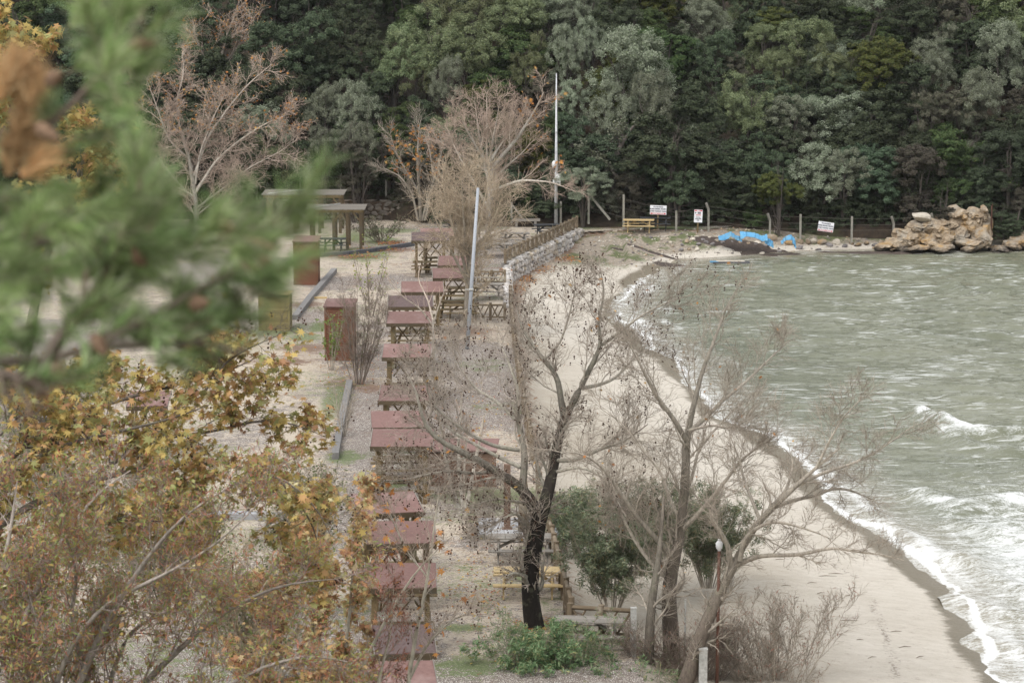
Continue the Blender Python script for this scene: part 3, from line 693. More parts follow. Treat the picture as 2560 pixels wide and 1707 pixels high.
# ------------------------------------------------------------------ poles
def tube_mesh(name, pts, rads, mat, ns=12, cap=True):
    mb = MB(); pts = [Vector(p) for p in pts]; rings = []
    for i, p in enumerate(pts):
        t = (pts[min(i + 1, len(pts) - 1)] - pts[max(i - 1, 0)]).normalized(); u = t.cross(Vector((0.3, 1, 0.1))).normalized(); v = t.cross(u)
        rings.append([p + (u * math.cos(a * 2 * math.pi / ns) + v * math.sin(a * 2 * math.pi / ns)) * rads[i] for a in range(ns)])
    vs = [q for r_ in rings for q in r_]
    fs = [(i * ns + j, i * ns + (j + 1) % ns, (i + 1) * ns + (j + 1) % ns, (i + 1) * ns + j) for i in range(len(pts) - 1) for j in range(ns)]
    fs += [tuple(range(ns))[::-1], tuple(range((len(pts) - 1) * ns, len(pts) * ns))]
    return mb.add(vs, fs).mesh(name, mat, True)
q = S(1390, 566); r = empty('lamp_pole', q)
H1 = 9.7
link('pole', tube_mesh('pole', [(0, 0, -.2), (0, 0, H1 * .45), (.0, 0, H1)], [.135, .09, .035], M['polegrey'], 8), r)
cm = link('camera_dome', tube_mesh('camera_dome', [(-.16, -.1, 3.75), (-.16, -.1, 3.98), (-.14, -.1, 4.12), (-.1, -.1, 4.2)], [.11, .13, .09, .03], M['white']), r)
link('lens', tube_mesh('lens', [(-.16, -.1, 3.55), (-.16, -.1, 3.64), (-.16, -.1, 3.75)], [.04, .09, .1], M['black']), cm)
for z_, w_, h_, lab in ((3.2, .36, .3, 'upper white box'), (2.86, .32, .36, 'lower white box')):
    o = MB().box((.12, -.16, z_), (w_, .16, h_)).build('control_box', M['white'], r); o['label'] = lab
o = MB().box((-.15, -.1, 2.88), (.12, .1, .18)).build('junction_box', M['white'], r)
tag(r, 'tall tapering grey pole with dome camera and white boxes at the far end of the terrace', 'pole')
b0 = S(1168, 872); tp = SY(1195, 470, b0.y + 1.2); r = empty('metal_pole', b0); v = tp - b0
link('pole', tube_mesh('pole', [(0, 0, 0), v * .5, v], [.095, .085, .065], M['galv']), r)
link('strap', tube_mesh('strap', [v * .36, v * .375], [.125, .125], M['whitewood']), r)
beam(r, 'strap_arm', 'whitewood', v * .367, v * .367 + Vector((-.28, 0, .02)), .03, .03)
tag(r, 'leaning galvanised metal pole rising between the red roofs and the bare trees', 'pole')
b0 = SY(1792, 1712, 73.0); r = empty('pipe_lamp', b0); tp = SY(1798, 1376, b0.y) - b0
link('pipe', tube_mesh('pipe', [(0, 0, -.3), tp * .5, tp], [.048, .045, .042], M['rust']), r)
lm = link('lamp_head', tube_mesh('lamp_head', [tp, tp + Vector((0, 0, .04)), tp + Vector((0, 0, .06)), tp + Vector((0, 0, .2)), tp + Vector((0, 0, .27))], [.05, .05, .085, .1, .05], M['white']), r)
link('finial', tube_mesh('finial', [tp + Vector((0, 0, .27)), tp + Vector((0, 0, .36))], [.045, .035], M['white']), lm)
tag(r, 'thin rusty pipe post topped with a white lamp in front of the leaning tree', 'lamp post')
for (x0, y0, y1, wd, lab, z) in ((1712, 1655, 1500, .05, 'slim whitewashed stake right of the twin trunked bare tree', -.3), (1583, 1640, 1520, .16, 'square whitewashed post closing the crossed log fence', 0), (1757, 1710, 1622, .22, 'stout white post at the bottom beside the leaning tree trunk', -.3)):
    b0 = S(x0, y0, z); t = SY(x0, y1, b0.y); h = t.z - z; r = empty('white_post', (b0.x, b0.y, z))
    board(r, 'shaft', 'whitewood', (0, 0, h / 2), (wd, wd, h)); board(r, 'cap', 'whitewood', (0, 0, h + .015), (wd * 1.1, wd * 1.1, .03)); tag(r, lab, 'post')
# slab with square column
a = S(1190, 1345); b_ = S(1425, 1345); c_ = S(1300, 1300); wd = 3.0; r = empty('concrete_slab', ((a.x + b_.x) / 2, a.y, 0))
for i in range(2):
    for j in range(2): board(r, 'paving_slab', 'slab', ((i - .5) * 1.5, .62 + j * 1.26, .05 + .004 * i), (1.485, 1.245, .14))
board(r, 'kerbstone', 'concrete', (0, -.07, .03), (3.05, .12, .16)); tag(r, 'pale grey slab around the brown square column', 'slab')
b0 = S(1268, 1322, .1); t = SY(1268, 1160, b0.y); r = empty('square_column', b0)
board(r, 'shaft', 'tanwall', (0, 0, (t.z - .1) / 2), (.22, .22, t.z - .1)); board(r, 'base_plate', 'tanwall', (0, 0, .02), (.34, .34, .04)); tag(r, 'brown square column standing on the pale slab', 'column')
b0 = S(1308, 1335, 0); r = empty('dead_stump', b0)
link('stem', tube_mesh('stem', [(0, 0, 0), (-.02, 0, .7), (.03, 0, 1.5), (0, 0, 2.0)], [.17, .15, .14, .10], M['log']), r); tag(r, 'cut grey stem beside the forked dark trunk', 'stump')

# kerbs, beams, long slabs
def strip(name, pts, wd, ht, mat, label, cat, z=0.0):
    pts = [P(*p) for p in pts]; O = pts[0].copy(); r = empty(name, O)
    for a, b_ in zip(pts[:-1], pts[1:]):
        L = (b_ - a).length; k = max(1, round(L / 2.4))
        for i in range(k):
            p = (a - O).lerp(b_ - O, i / k); q = (a - O).lerp(b_ - O, (i + 1) / k) ; e = (q - p).normalized() * .015
            beam(r, 'kerb_length', mat, p + e + Vector((0, 0, ht / 2)), q - e + Vector((0, 0, ht / 2)), wd, ht)
    tag(r, label, cat)
strip('kerb', [(735, 590), (800, 586), (860, 578), (950, 564)], .28, .22, 'kerb', 'low dark log kerb curving below the near pergola', 'kerb')
strip('kerb', [(678, 735), (712, 690), (768, 626)], .3, .25, 'beam', 'grey kerb beam running up beside the dark slatted cabin', 'kerb')
strip('kerb', [(770, 1055), (782, 985), (803, 885)], .26, .25, 'beam', 'grey kerb beam running from the bare bush towards the camera', 'kerb')
strip('kerb', [(445, 1190), (612, 1190)], .5, .2, 'slab', 'long white slab step seen through the yellow leaves', 'step')
strip('kerb', [(470, 808), (560, 808)], .1, .12, 'beam', 'thin grey edging across the sandy yard below the pine', 'kerb')
strip('kerb', [(715, 686), (752, 686)], .14, .1, 'pinewood', 'pale pine beam lying left of the slatted cabin roof', 'beam')
b0 = P(707, 990); t = PY(707, 925, b0.y); r = empty('wooden_post', b0); beam(r, 'shaft', 'brownwood', (0, 0, 0), (0, 0, t.z), .25, .25, 'log'); tag(r, 'short thick brown post at the right edge of the yellow leaves', 'post')

# ------------------------------------------------------------------ concrete fence posts and wires
fp = [(590, 470, 395, 1.15, 0, 181.6), (690, 470, 400, 1.15, 0, 181.6), (783, 472, 398, 1.15, 0, 181.6), (887, 470, 405, 1.15, 0, 181.6), (1175, 505, 465, .2, 0, 177), (1288, 512, 463, 0, 0, 177),
      (1352, 500, 432, 0, 0, 176), (1432, 528, 447, 0, 0, 175.5), (1553, 522, 484, -.1, 0, 175), (1627, 530, 466, -.2, 1, 174.6), (1768, 545, 490, -.5, 1, 175.4), (1838, 545, 492, -.5, 0, 175.4),
      (1956, 547, 497, -.6, 0, 175.4), (2052, 545, 497, -.6, 1, 175.3), (2143, 545, 490, -.6, 1, 175), (2233, 550, 497, -.6, 1, 174.6)]
near = ['left of the far pergola', 'behind the far pergola', 'at the right corner of the far pergola', 'on the rubble wall right of the pergolas', 'left of the fallen timber beam', 'just left of the tall grey pole', 'held by a slanting strut',
        'left of the pale far picnic table', 'right of the white sign by the benches', 'with a bent top right of the narrow sign', 'with a bent top among the blue sheets', 'right of the blue sheets', 'right of the tilted white sign',
        'with a bent top at the low end of the rocks', 'with a bent top in front of the pale boulder', 'with a bent top under the rock peak']
tops = []
for (px, yb, yt, z, bent, Y), lab in zip(fp, near):
    q = PY(px, yb, Y); t = PY(px, yt, Y); z0 = q.z; h = t.z - z0; r = empty('fence_post', (q.x, Y, z0)); h2 = h - (.4 if bent else 0)
    board(r, 'shaft', 'concrete', (0, 0, (h2 - .4) / 2), (.13, .13, h2 + .4))
    if bent: beam(r, 'bent_tip', 'concrete', (0, 0, h2 - .05), (-.16, -.1, h), .12, .12)
    if 'strut' in lab: beam(r, 'strut', 'concrete', (.05, 0, h * .78), (1.35, -.3, -.1), .13, .13)
    if 'timber' in lab: beam(r, 'strut', 'concrete', (.05, 0, h * .85), (.85, 0, -.1), .1, .1)
    tag(r, 'grey concrete fence post ' + lab, 'fence post', 'concrete fence posts along the foot of the woods'); tops.append((Vector((q.x, Y, z0)), h))
for seg, lab in ((range(0, 3), 'strands of wire between the posts over the rubble wall'), (range(6, 15), 'strands of wire between the concrete posts along the shore')):
    seg = list(seg); r = empty('wire_fence', tops[seg[0]][0]); O = tops[seg[0]][0]
    for i in seg:
        for f in (.35, .6, .88):
            a_ = tops[i][0] - O + Vector((0, 0, tops[i][1] * f)); b_ = tops[i + 1][0] - O + Vector((0, 0, tops[i + 1][1] * f)); beam(r, 'wire', 'wire', a_, b_, .012, .012)
    tag(r, lab, 'wire')
b0 = PY(2276, 555, 174.6); t = PY(2276, 472, 174.6); r = empty('rusty_post', b0); beam(r, 'shaft', 'rust', (0, 0, -.3), (0, 0, t.z - b0.z), .1, .1, 'log'); beam(r, 'top_pin', 'rust', (0, 0, t.z - b0.z - .02), (.05, 0, t.z - b0.z + .1), .04, .04); tag(r, 'thin rusty post standing in the cleft of the rocks', 'post')
q = PY(1208, 497, 176.5); r = empty('fallen_beam', (q.x, 176.5, .35)); beam(r, 'trunk', 'greywood', (-.9, 0, .1), (.9, 0, .12), .2, .16); [beam(r, 'support', 'greywood', (s, 0, -.4), (s, 0, .04), .15, .15) for s in (-.6, .6)]; tag(r, 'grey timber bench beam under the woods between bare tree and tall pole', 'beam')

# ------------------------------------------------------------------ signs
def text(parent, s, x, z, size, mat, y=-.03, squeeze=1):
    cu = bpy.data.curves.new('lettering', 'FONT'); cu.body = s; cu.size = size; cu.align_x = 'CENTER'; cu.align_y = 'CENTER'; cu.extrude = .002; cu.offset = .004
    cu.materials.append(M[mat]); o = link('lettering', cu); bpy.context.view_layer.update(); me = bpy.data.meshes.new_from_object(o); bpy.data.objects.remove(o); o = link('lettering', me, parent, (x, y, z)); o.rotation_euler = (math.pi / 2, 0, 0); o.scale = (squeeze, 1, 1); return o
def sign(pxc, pyt, pyb, wpx, Y, rot, kind, label, post=True, zb=None):
    t = PY(pxc, pyt, Y); b_ = PY(pxc, pyb, Y); h = t.z - b_.z; wd = wpx * K / ppm(Y) ; r = empty('warning_sign', (t.x, Y, (t.z + b_.z) / 2)); r.rotation_euler = (0, rot, 0)
    MB().box((0, 0, 0), (wd, .03, h)).build('panel', M['signwhite'], r)
    MB().box((0, .03, -.0), (wd * .96, .02, .05)).build('back_rail', M['galv'], r)
    if kind == 'w':
        for s, z, sz in (('BU ALANDA', .33, .15), ('DENİZE GİRMEK, PİKNİK ve', .10, .125), ('ATEŞ YAKMAK YASAK', -.14, .14)): text(r, s, 0, z * h, sz * h / 1.0 * 1.15, 'ink', squeeze=.95 * wd / h / 1.55)
        MB().box((0, -.019, -h * .39), (wd * .92, .006, h * .14)).build('red_band', M['signred'], r); text(r, 'TEHLİKELİ ve YASAKTIR', 0, -h * .39, .105 * h, 'signwhite', y=-.026, squeeze=1.1)
    else:
        MB().box((0, -.019, h * .43), (wd * .92, .006, h * .09)).build('red_band', M['signred'], r); text(r, 'DİKKAT', 0, h * .43, .075 * h, 'signwhite', y=-.026)
        for s, z, mt, sz in (('DENİZE', .29, 'ink', .075), ('GİRMEK', .21, 'ink', .065), ('YASAKTIR', .08, 'signred', .09), ('CAN VE MAL', -.1, 'ink', .06), ('GÜVENLİĞİNİZ', -.22, 'ink', .065), ('İÇİN', -.34, 'ink', .07)): text(r, s, wd * (.1 if z > .2 else 0), z * h, sz * h, mt)
        MB().box((-wd * .33, -.019, h * .26), (wd * .14, .006, h * .1)).build('symbol', M['ink'], r)
    if post: beam(r, 'post', 'wood', (wd * .0, .07, -h - .6), (0, .07, h * .3), .1, .1)
    tag(r, label, 'sign')
sign(1512, 472, 493, 38, 174.9, math.radians(2), 'w', 'white warning sign with red band above the far picnic tables')
sign(1604, 482, 511, 19, 174.2, math.radians(2), 's', 'narrow upright white sign with red heading on a wooden post')
sign(1897, 510, 532, 36, 173.6, math.radians(8), 'w', 'tilted white warning sign hanging on the fence right of the blue sheets', post=False)

# ------------------------------------------------------------------ blue sheets draped over the rocks
def sheet(pts, wd, label, seed):
    """pts: display pixels of the upper edge, drop in px; draped ribbon with thickness"""
    rr = np.random.default_rng(seed); Y = 171.5; Q = [PY(px, py, Y) for px, py, dp in pts]; D = [dp * K / ppm(Y) for *_, dp in pts]
    n_ = 40; t = np.linspace(0, len(Q) - 1, n_); ix = np.minimum(t.astype(int), len(Q) - 2); f = t - ix; f = f * f * (3 - 2 * f)
    A = np.array([[q.x, q.z] for q in Q]); top = A[ix] * (1 - f)[:, None] + A[ix + 1] * f[:, None]; dd = np.array(D)[ix] * (1 - f) + np.array(D)[ix + 1] * f
    V = []; m_ = 9
    for i in range(n_):
        for j in range(m_):
            s_ = j / (m_ - 1); V.append((top[i, 0] + .04 * math.sin(i * 1.3 + seed), Y + wd * (1 - s_) + .05 * math.sin(i * .5 + j * .6) + .015 * rr.normal(), top[i, 1] - dd[i] * s_ + .01 * rr.normal() * (0 < j)))
    V = np.array(V); nb_ = len(V); O = V.mean(0); V = V - O
    V2 = V + np.array([0, .03, -.015]); F = [(i * m_ + j, (i + 1) * m_ + j, (i + 1) * m_ + j + 1, i * m_ + j + 1) for i in range(n_ - 1) for j in range(m_ - 1)]
    F2 = [tuple(nb_ + k for k in f_[::-1]) for f_ in F]
    o = link('blue_sheet', mesh_np('blue_sheet', np.concatenate([V, V2]), [np.array(F + F2)], M['tarp'], smooth=True), None, O); tag(o, label, 'sheet', 'blue sheets washed onto the shore rocks')
sheet([(1650, 546, 6), (1665, 540, 12), (1680, 534, 9), (1692, 543, 8), (1703, 545, 10)], .5, 'leftmost blue sheet arching over the shore rocks', 1)
sheet([(1701, 534, 17), (1715, 535, 8), (1735, 537, 9), (1752, 544, 10), (1763, 540, 13)], .6, 'widest blue sheet lying between the other blue pieces', 2)
sheet([(1758, 549, 10), (1768, 550, 15), (1776, 556, 13)], .4, 'small crumpled blue sheet hanging below the widest one', 3)
sheet([(1796, 556, 5), (1806, 545, 7), (1818, 541, 10), (1825, 548, 16), (1828, 556, 14)], .5, 'rightmost blue sheet arched over an ochre rock', 4)

# ------------------------------------------------------------------ shore rocks
def ground_z(x, y):
    return float(max(beach_z(np.array([x]), np.array([y]))[0], -1.3) if y < foot(x) else hill_z(x, y))
rg = random.Random(21); used = {}
def where(px, py):
    L = [(1560, 'left of the blue sheets near the strewn rubble'), (1660, 'below the narrow upright sign'), (1720, 'below the leftmost blue sheet'), (1790, 'below the widest blue sheet'), (1850, 'beside the rightmost blue sheet'),
         (1960, 'below the tilted white sign'), (2050, 'right of the tilted sign on the shoreline'), (2150, 'at the low end of the rock outcrop'), (2260, 'at the foot of the rock peak'), (9999, 'near the right edge of the photo')]
    return next(t for lim, t in L if px < lim)
def rock(px, py, wpx, hpx, kind, Y=None, sub='', seat=.15):
    q = PY(px, py, Y) if Y else None
    if not Y:
        for Y in np.arange(150, 178, .25):
            q = PY(px, py, Y)
            if q.z <= ground_z(q.x, Y) + .03: break
        Y = float(Y)
    s = K / ppm(Y); wd = wpx * s; h = hpx * s
    o = link('boulder', rg.choice(RK[kind]), None, (q.x, Y, q.z + h * .35)); o.scale = (wd * 1.15, wd * rg.uniform(.8, 1.1), h * 1.35); o.rotation_euler = (rg.uniform(-.2, .2), rg.uniform(-.25, .25), rg.uniform(0, 6.28) if abs(wd - h) < .3 else rg.uniform(-.4, .4))
    col = {'rock_o': 'ochre', 'rock_g': 'dark grey', 'rock_w': 'pale'}[kind]; sz = 'large' if wpx > 28 else ('middling' if wpx > 15 else 'small')
    lab = f'{sz} {col} boulder {where(px, py)}' + sub
    tag(o, lab, 'boulder', lab if lab in used else None); used.setdefault(lab, []).append(o)
    if len(used[lab]) > 1:
        for u in used[lab]: u['group'] = f'{col} boulders ' + where(px, py)
    return o
for (px, py, w_, h_, k_) in [(1540, 560, 9, 7, 'rock_w'), (1545, 568, 11, 8, 'rock_o'), (1578, 558, 13, 9, 'rock_o'), (1590, 553, 14, 9, 'rock_w'), (1567, 565, 9, 6, 'rock_g'), (1582, 575, 11, 8, 'rock_o'), (1600, 576, 12, 9, 'rock_w'), (1565, 577, 14, 8, 'rock_g'), (1548, 580, 8, 6, 'rock_o'),
    (1605, 563, 12, 7, 'rock_g'), (1622, 560, 14, 8, 'rock_g'), (1637, 565, 14, 9, 'rock_g'), (1648, 558, 14, 10, 'rock_o'), (1660, 562, 16, 10, 'rock_g'), (1615, 553, 12, 7, 'rock_g'), (1520, 552, 8, 5, 'rock_w'), (1508, 560, 8, 6, 'rock_w'), (1495, 548, 10, 6, 'rock_g'),
    (1530, 545, 13, 5, 'rock_w'), (1600, 545, 12, 5, 'rock_w'), (1630, 547, 10, 5, 'rock_w'), (1680, 560, 10, 8, 'rock_g'), (1700, 560, 14, 7, 'rock_o'), (1718, 562, 14, 7, 'rock_o'), (1740, 560, 18, 7, 'rock_w'), (1735, 566, 16, 8, 'rock_g'), (1760, 568, 14, 8, 'rock_g'),
    (1772, 551, 26, 14, 'rock_o'), (1812, 562, 18, 16, 'rock_o'), (1838, 560, 16, 12, 'rock_o'), (1836, 572, 22, 10, 'rock_g'), (1855, 560, 18, 14, 'rock_o'), (1868, 557, 20, 14, 'rock_w'), (1888, 562, 24, 14, 'rock_o'), (1905, 566, 16, 10, 'rock_g'), (1922, 562, 24, 14, 'rock_w'), (1940, 568, 16, 9, 'rock_g'),
    (1955, 562, 14, 9, 'rock_o'), (1970, 566, 18, 9, 'rock_o'), (1990, 563, 16, 10, 'rock_o'), (2010, 566, 18, 9, 'rock_g'), (2025, 562, 16, 10, 'rock_o'), (2045, 566, 22, 12, 'rock_o'), (1790, 580, 12, 6, 'rock_g'), (1750, 584, 14, 5, 'rock_w'), (1880, 576, 16, 6, 'rock_g'), (2070, 570, 20, 9, 'rock_g'), (1560, 604, 10, 6, 'rock_g')]:
    rock(px, py, w_, h_, k_)
# outcrop: a mass of its own, lumps joined in one rugged rock with proud boulders
import bmesh
def outcrop(pts, label, mat, Y, dep):
    V0 = []; F0 = []; rr = random.Random(77); r = None
    bm = bmesh.new()
    pts = [(p[0] + rr.uniform(-8, 8), p[1] + 7 + rr.uniform(-5, 8), p[2] * f_, p[3] * f_, p[4] - (1 - f_) * .9) for p in pts for f_ in (1, .62, .42)]
    for (px, py, wpx, hpx, dy) in pts:
        q = PY(px, py, Y + dy); s = K / ppm(Y); m_ = rock_mesh('t', M[mat], rr.randint(0, 999), 3, .5)
        tmp = bmesh.new(); tmp.from_mesh(m_); bmesh.ops.scale(tmp, vec=(wpx * s * 1.35, dep * rr.uniform(.6, 1), hpx * s * 1.3), verts=tmp.verts); bmesh.ops.rotate(tmp, cent=(0, 0, 0), matrix=Matrix.Rotation(rr.uniform(-.25, .25), 3, 'Y'), verts=tmp.verts)
        bmesh.ops.translate(tmp, vec=q, verts=tmp.verts); tm = bpy.data.meshes.new('t'); tmp.to_mesh(tm); bm.from_mesh(tm); tmp.free()
    for v in bm.verts:
        k = .55 * (fbm(np.array([v.co.x * 1.1]), np.array([v.co.z * 1.1 + v.co.y * .5]), .6, 3, 5)[0] - .5); v.co += v.normal * k * .8
    c = sum((v.co for v in bm.verts), Vector()) / len(bm.verts); c.z = -1
    for v in bm.verts: v.co -= c
    me = bpy.data.meshes.new('rock_outcrop'); bm.to_mesh(me); bm.free(); me.materials.append(M[mat]); o = link('rock_outcrop', me, None, c); tag(o, label, 'rock'); return o
outcrop([(2060, 555, 60, 26, 0), (2085, 545, 60, 34, .3), (2110, 540, 50, 50, .5), (2112, 518, 44, 30, .9), (2140, 548, 60, 36, 0), (2150, 530, 50, 40, .7), (2175, 540, 60, 50, .3), (2180, 515, 50, 36, 1), (2205, 530, 60, 60, .6), (2215, 505, 40, 36, 1.2), (2235, 515, 40, 60, 1.0), (2250, 500, 34, 44, 1.4),
         (2255, 540, 50, 50, .4), (2235, 556, 70, 20, -.4), (2160, 563, 70, 16, -.6), (2100, 566, 70, 14, -.6), (2262, 488, 34, 34, 1.6), (2255, 478, 24, 26, 1.6), (2238, 488, 40, 30, 1.4), (2205, 490, 50, 30, 1.3), (2170, 505, 60, 40, 1.2), (2145, 518, 60, 40, .8), (2190, 500, 60, 40, 1.2), (2225, 498, 60, 40, 1.3), (2085, 535, 60, 34, .5), (2112, 512, 52, 24, .6), (2040, 562, 40, 16, -.2)], 'jagged ochre rock outcrop rising to a peak at the right shore', 'rock_o', 174, 2.4)
outcrop([(2330, 552, 56, 34, .3), (2355, 538, 50, 36, 1.0), (2310, 562, 50, 18, -.2), (2372, 552, 50, 40, .5), (2290, 566, 40, 14, 0)], 'cracked rock mass cut by the right edge of the photo', 'rock_o', 174, 2.4)
o = rock(2114, 505, 46, 20, 'rock_w', 174.2); o['label'] = 'smooth pale boulder crowning the left shoulder of the rock outcrop'
for px, py, w_, h_, k_ in [(2190, 560, 14, 9, 'rock_w'), (2140, 566, 22, 10, 'rock_g'), (2215, 566, 20, 10, 'rock_o'), (2250, 562, 14, 10, 'rock_w'), (2170, 570, 18, 7, 'rock_g'), (2100, 568, 16, 8, 'rock_g'), (2290, 572, 26, 8, 'rock_g'), (2330, 575, 22, 7, 'rock_g')]: rock(px, py, w_, h_, k_)

# seaweed banks, floating mat, driftwood
def weed(px, py, rx, ry, h, label, name='seaweed_bank', z=-1.0):
    c = P(px, py, z); a = P(px + rx, py, z); b0 = P(px, py - ry, z); b1 = P(px, py + ry, z); RX = abs(a.x - c.x) * .8; RY = abs(b0.y - b1.y) / 2 * .75; cy = (b0.y + b1.y) / 2
    n_ = 60; U, W = np.meshgrid(np.linspace(-1.15, 1.15, n_), np.linspace(-1.15, 1.15, n_)); X = c.x + U * RX; Y = cy + W * RY
    e = np.clip(1.1 - np.hypot(U, W) + (fbm(X, Y, 1.0, px % 7) - .5) * 1.4, 0, 1); g = np.maximum(beach_z(X, Y), ZS - .02)
    Z = g - .06 + np.minimum(e * 2, 1) * .07 + e ** .5 * h * (.5 + fbm(X, Y, .5, 3)) * (e > 0)
    V = np.stack([X, Y, Z], -1).reshape(-1, 3); O = V.mean(0); i = np.arange((n_ - 1) * n_).reshape(n_ - 1, n_)[:, :-1].ravel(); F = np.stack([i, i + 1, i + n_ + 1, i + n_], 1)
    ee = e.ravel(); F = F[ee[F].max(1) > 0]
    o = link(name, mesh_np(name, V - O, F, M['weed'], smooth=True), None, O); tag(o, label, 'seaweed', kind=None)
weed(1700, 574, 130, 5, .18, 'long dark bank of seaweed under the blue sheets'); weed(1540, 604, 48, 4, .15, 'dark seaweed heap at the corner of the beach'); weed(1440, 588, 90, 2.0, .06, 'thin dark seaweed line across the far sand')
weed(1520, 590, 60, 3.5, .06, 'flat streak of seaweed above the corner heap'); weed(2000, 580, 230, 3.5, .14, 'dark weed covered rock ledge along the far waterline', z=-1.15); weed(1790, 586, 110, 5, .10, 'dark weedy shelf in the shallows below the blue sheets', z=-1.2)
q = P(1680, 604, ZS + .05); r = empty('floating_raft', q); MB().box((0, 0, .02), (2.2, .7, .12)).build('hull', M['kerb'], r); MB().box((-.05, .15, .10), (1.7, .4, .03)).build('deck_board', M['rock_w'], r); MB().box((-1.05, .0, .07), (.5, .35, .06)).build('blue_float', M['tarp'], r); tag(r, 'low dark raft with pale deck floating at the corner of the bay', 'raft')
for px, py, L, an in ((2090, 1423, .5, 0), (2122, 1480, .18, .2), (2135, 1458, .16, .1), (2052, 1480, .3, .5), (2065, 1431, .7, .05), (2262, 1598, .4, .3), (1965, 1470, .3, .1), (2122, 1545, .5, 0), (2180, 1635, .3, .6), (2030, 1455, .3, .2), (1990, 1500, .2, .6), (2240, 1560, .35, .2), (2300, 1620, .3, .7), (2150, 1590, .22, .1), (2000, 1600, .25, .2), (1900, 1430, .2, .3), (1950, 1400, .3, .0), (2050, 1400, .25, .1), (1880, 1300, .3, .1), (1800, 1350, .2, .3)):
    q = S(px, py, -.7); q.z = ground_z(q.x, q.y) + .02; o = link('driftwood', tube_mesh('driftwood', [(-L / 2, 0, 0), (0, .02, .015), (L / 2, -.02, 0)], [.006, .012, .004], M['drift'], 5), None, q); o.rotation_euler = (0, 0, an); tag(o, 'dark stick of driftwood on the dry sand', 'driftwood', 'sticks of driftwood on the sand')

# loose rubble and pebbles on the far shore: one mass
r_ = np.random.default_rng(6); n_ = 5200; X = r_.uniform(4, 32, n_); Y = r_.uniform(160, 177, n_); D_ = shore_d(X, Y); k_ = (D_ > .1) & (~inside(X, Y, TERR)) & (r_.uniform(0, 1, n_) < np.clip((Y - 162) / 8, .06, 1)); X, Y = X[k_], Y[k_]
Z = np.maximum(beach_z(X, Y), -1.25); s_ = .035 + .11 * r_.uniform(0, 1, len(X)) ** 4; base = np.array([v.co[:] for v in RK['rock_w'][0].vertices]); base = base[::3][:12]
oct_ = np.array([(1, 0, 0), (0, 1, 0), (-1, 0, 0), (0, -1, 0), (.1, .1, .75), (0, 0, -.5)]); of = np.array([(0, 1, 4), (1, 2, 4), (2, 3, 4), (3, 0, 4), (1, 0, 5), (2, 1, 5), (3, 2, 5), (0, 3, 5)])
V = np.stack([X, Y, Z], 1)[:, None] + s_[:, None, None] * (oct_[None] * r_.uniform(.6, 1.3, (len(X), 6, 1))); F = (np.arange(len(X)) * 6)[:, None, None] + of[None]
pc = np.array([(.42, .36, .28), (.30, .22, .14), (.16, .14, .13), (.5, .46, .4), (.26, .23, .2)])[r_.integers(5, size=len(X))]; O = V.reshape(-1, 3).mean(0)
o = link('shore_rubble', mesh_np('shore_rubble', V.reshape(-1, 3) - O, F.reshape(-1, 3), None, np.repeat(pc, 6, 0)), None, O)
m, nt, bb = newmat('rubble'); nn = N(nt); at = nn.n('ShaderNodeAttribute', attribute_name='Col'); nn.l(at.outputs['Color'], bb.inputs['Base Color']); bb.inputs['Roughness'].default_value = .9; o.data.materials.append(m)
tag(o, 'loose rubble and pebbles strewn over the far shore', 'rubble', kind='stuff')

# ------------------------------------------------------------------ trees: vectorised branches
def unitv(v): return v / (np.linalg.norm(v, axis=-1, keepdims=True) + 1e-9)
TH = 1.0
def resample(pts, rads, k):
    pts = np.array([list(p) for p in pts], float); rads = np.array(rads, float); d = np.concatenate([[0], np.cumsum(np.linalg.norm(np.diff(pts, axis=0), axis=1))])
    rads = np.interp(np.linspace(0, 1, len(pts)), np.linspace(0, 1, len(rads)), rads)
    t = np.linspace(0, d[-1], k)
    # smooth with cubic-like pass
    q = np.stack([np.interp(t, d, pts[:, i]) for i in range(3)], 1)
    for _ in range(2): q[1:-1] = .25 * q[:-2] + .5 * q[1:-1] + .25 * q[2:]
    return q, np.interp(t, d, rads)
def spawn(r, Pp, Rp, n, t0, t1, ang, length, rr_, k, wob, up, jit=.25, rmin=.002, bias=None, taper=.25):
    Nn, kk, _ = Pp.shape; idx = np.repeat(np.arange(Nn), n); t = (np.tile(np.arange(n), Nn) + r.uniform(0, 1, Nn * n)) / n; t = t0 + (t1 - t0) * t
    f = t * (kk - 1); i = np.minimum(f.astype(int), kk - 2); f = f - i
    p0 = Pp[idx, i] * (1 - f)[:, None] + Pp[idx, i + 1] * f[:, None]; tg = unitv(Pp[idx, i + 1] - Pp[idx, i])
    R0 = Rp[idx, i] * (1 - f) + Rp[idx, i + 1] * f; plen = np.linalg.norm(np.diff(Pp, axis=1), axis=2).sum(1)[idx]
    rnd = r.normal(size=(len(idx), 3)); perp = unitv(rnd - (rnd * tg).sum(1, keepdims=True) * tg)
    a = ang * r.uniform(.65, 1.35, len(idx)); d = unitv(tg * np.cos(a)[:, None] + perp * np.sin(a)[:, None] + np.array([0, 0, up]))
    L = (length if np.isscalar(length) and length > 0 else -length * plen) * r.uniform(1 - jit * 2, 1 + jit, len(idx)) * (1.15 - .55 * t)
    out = np.zeros((len(idx), k, 3)); out[:, 0] = p0; st = (L / (k - 1))[:, None]
    for j in range(1, k):
        d = unitv(d + r.normal(size=d.shape) * wob + np.array([0, 0, up * .45]) + (0 if bias is None else np.array(bias))); out[:, j] = out[:, j - 1] + d * st
    rs = np.maximum(np.minimum(R0 * rr_, R0 * .9), rmin); RR = rs[:, None] * np.linspace(1, taper, k)[None]; RR = np.maximum(RR, rmin * .6)
    return out, RR
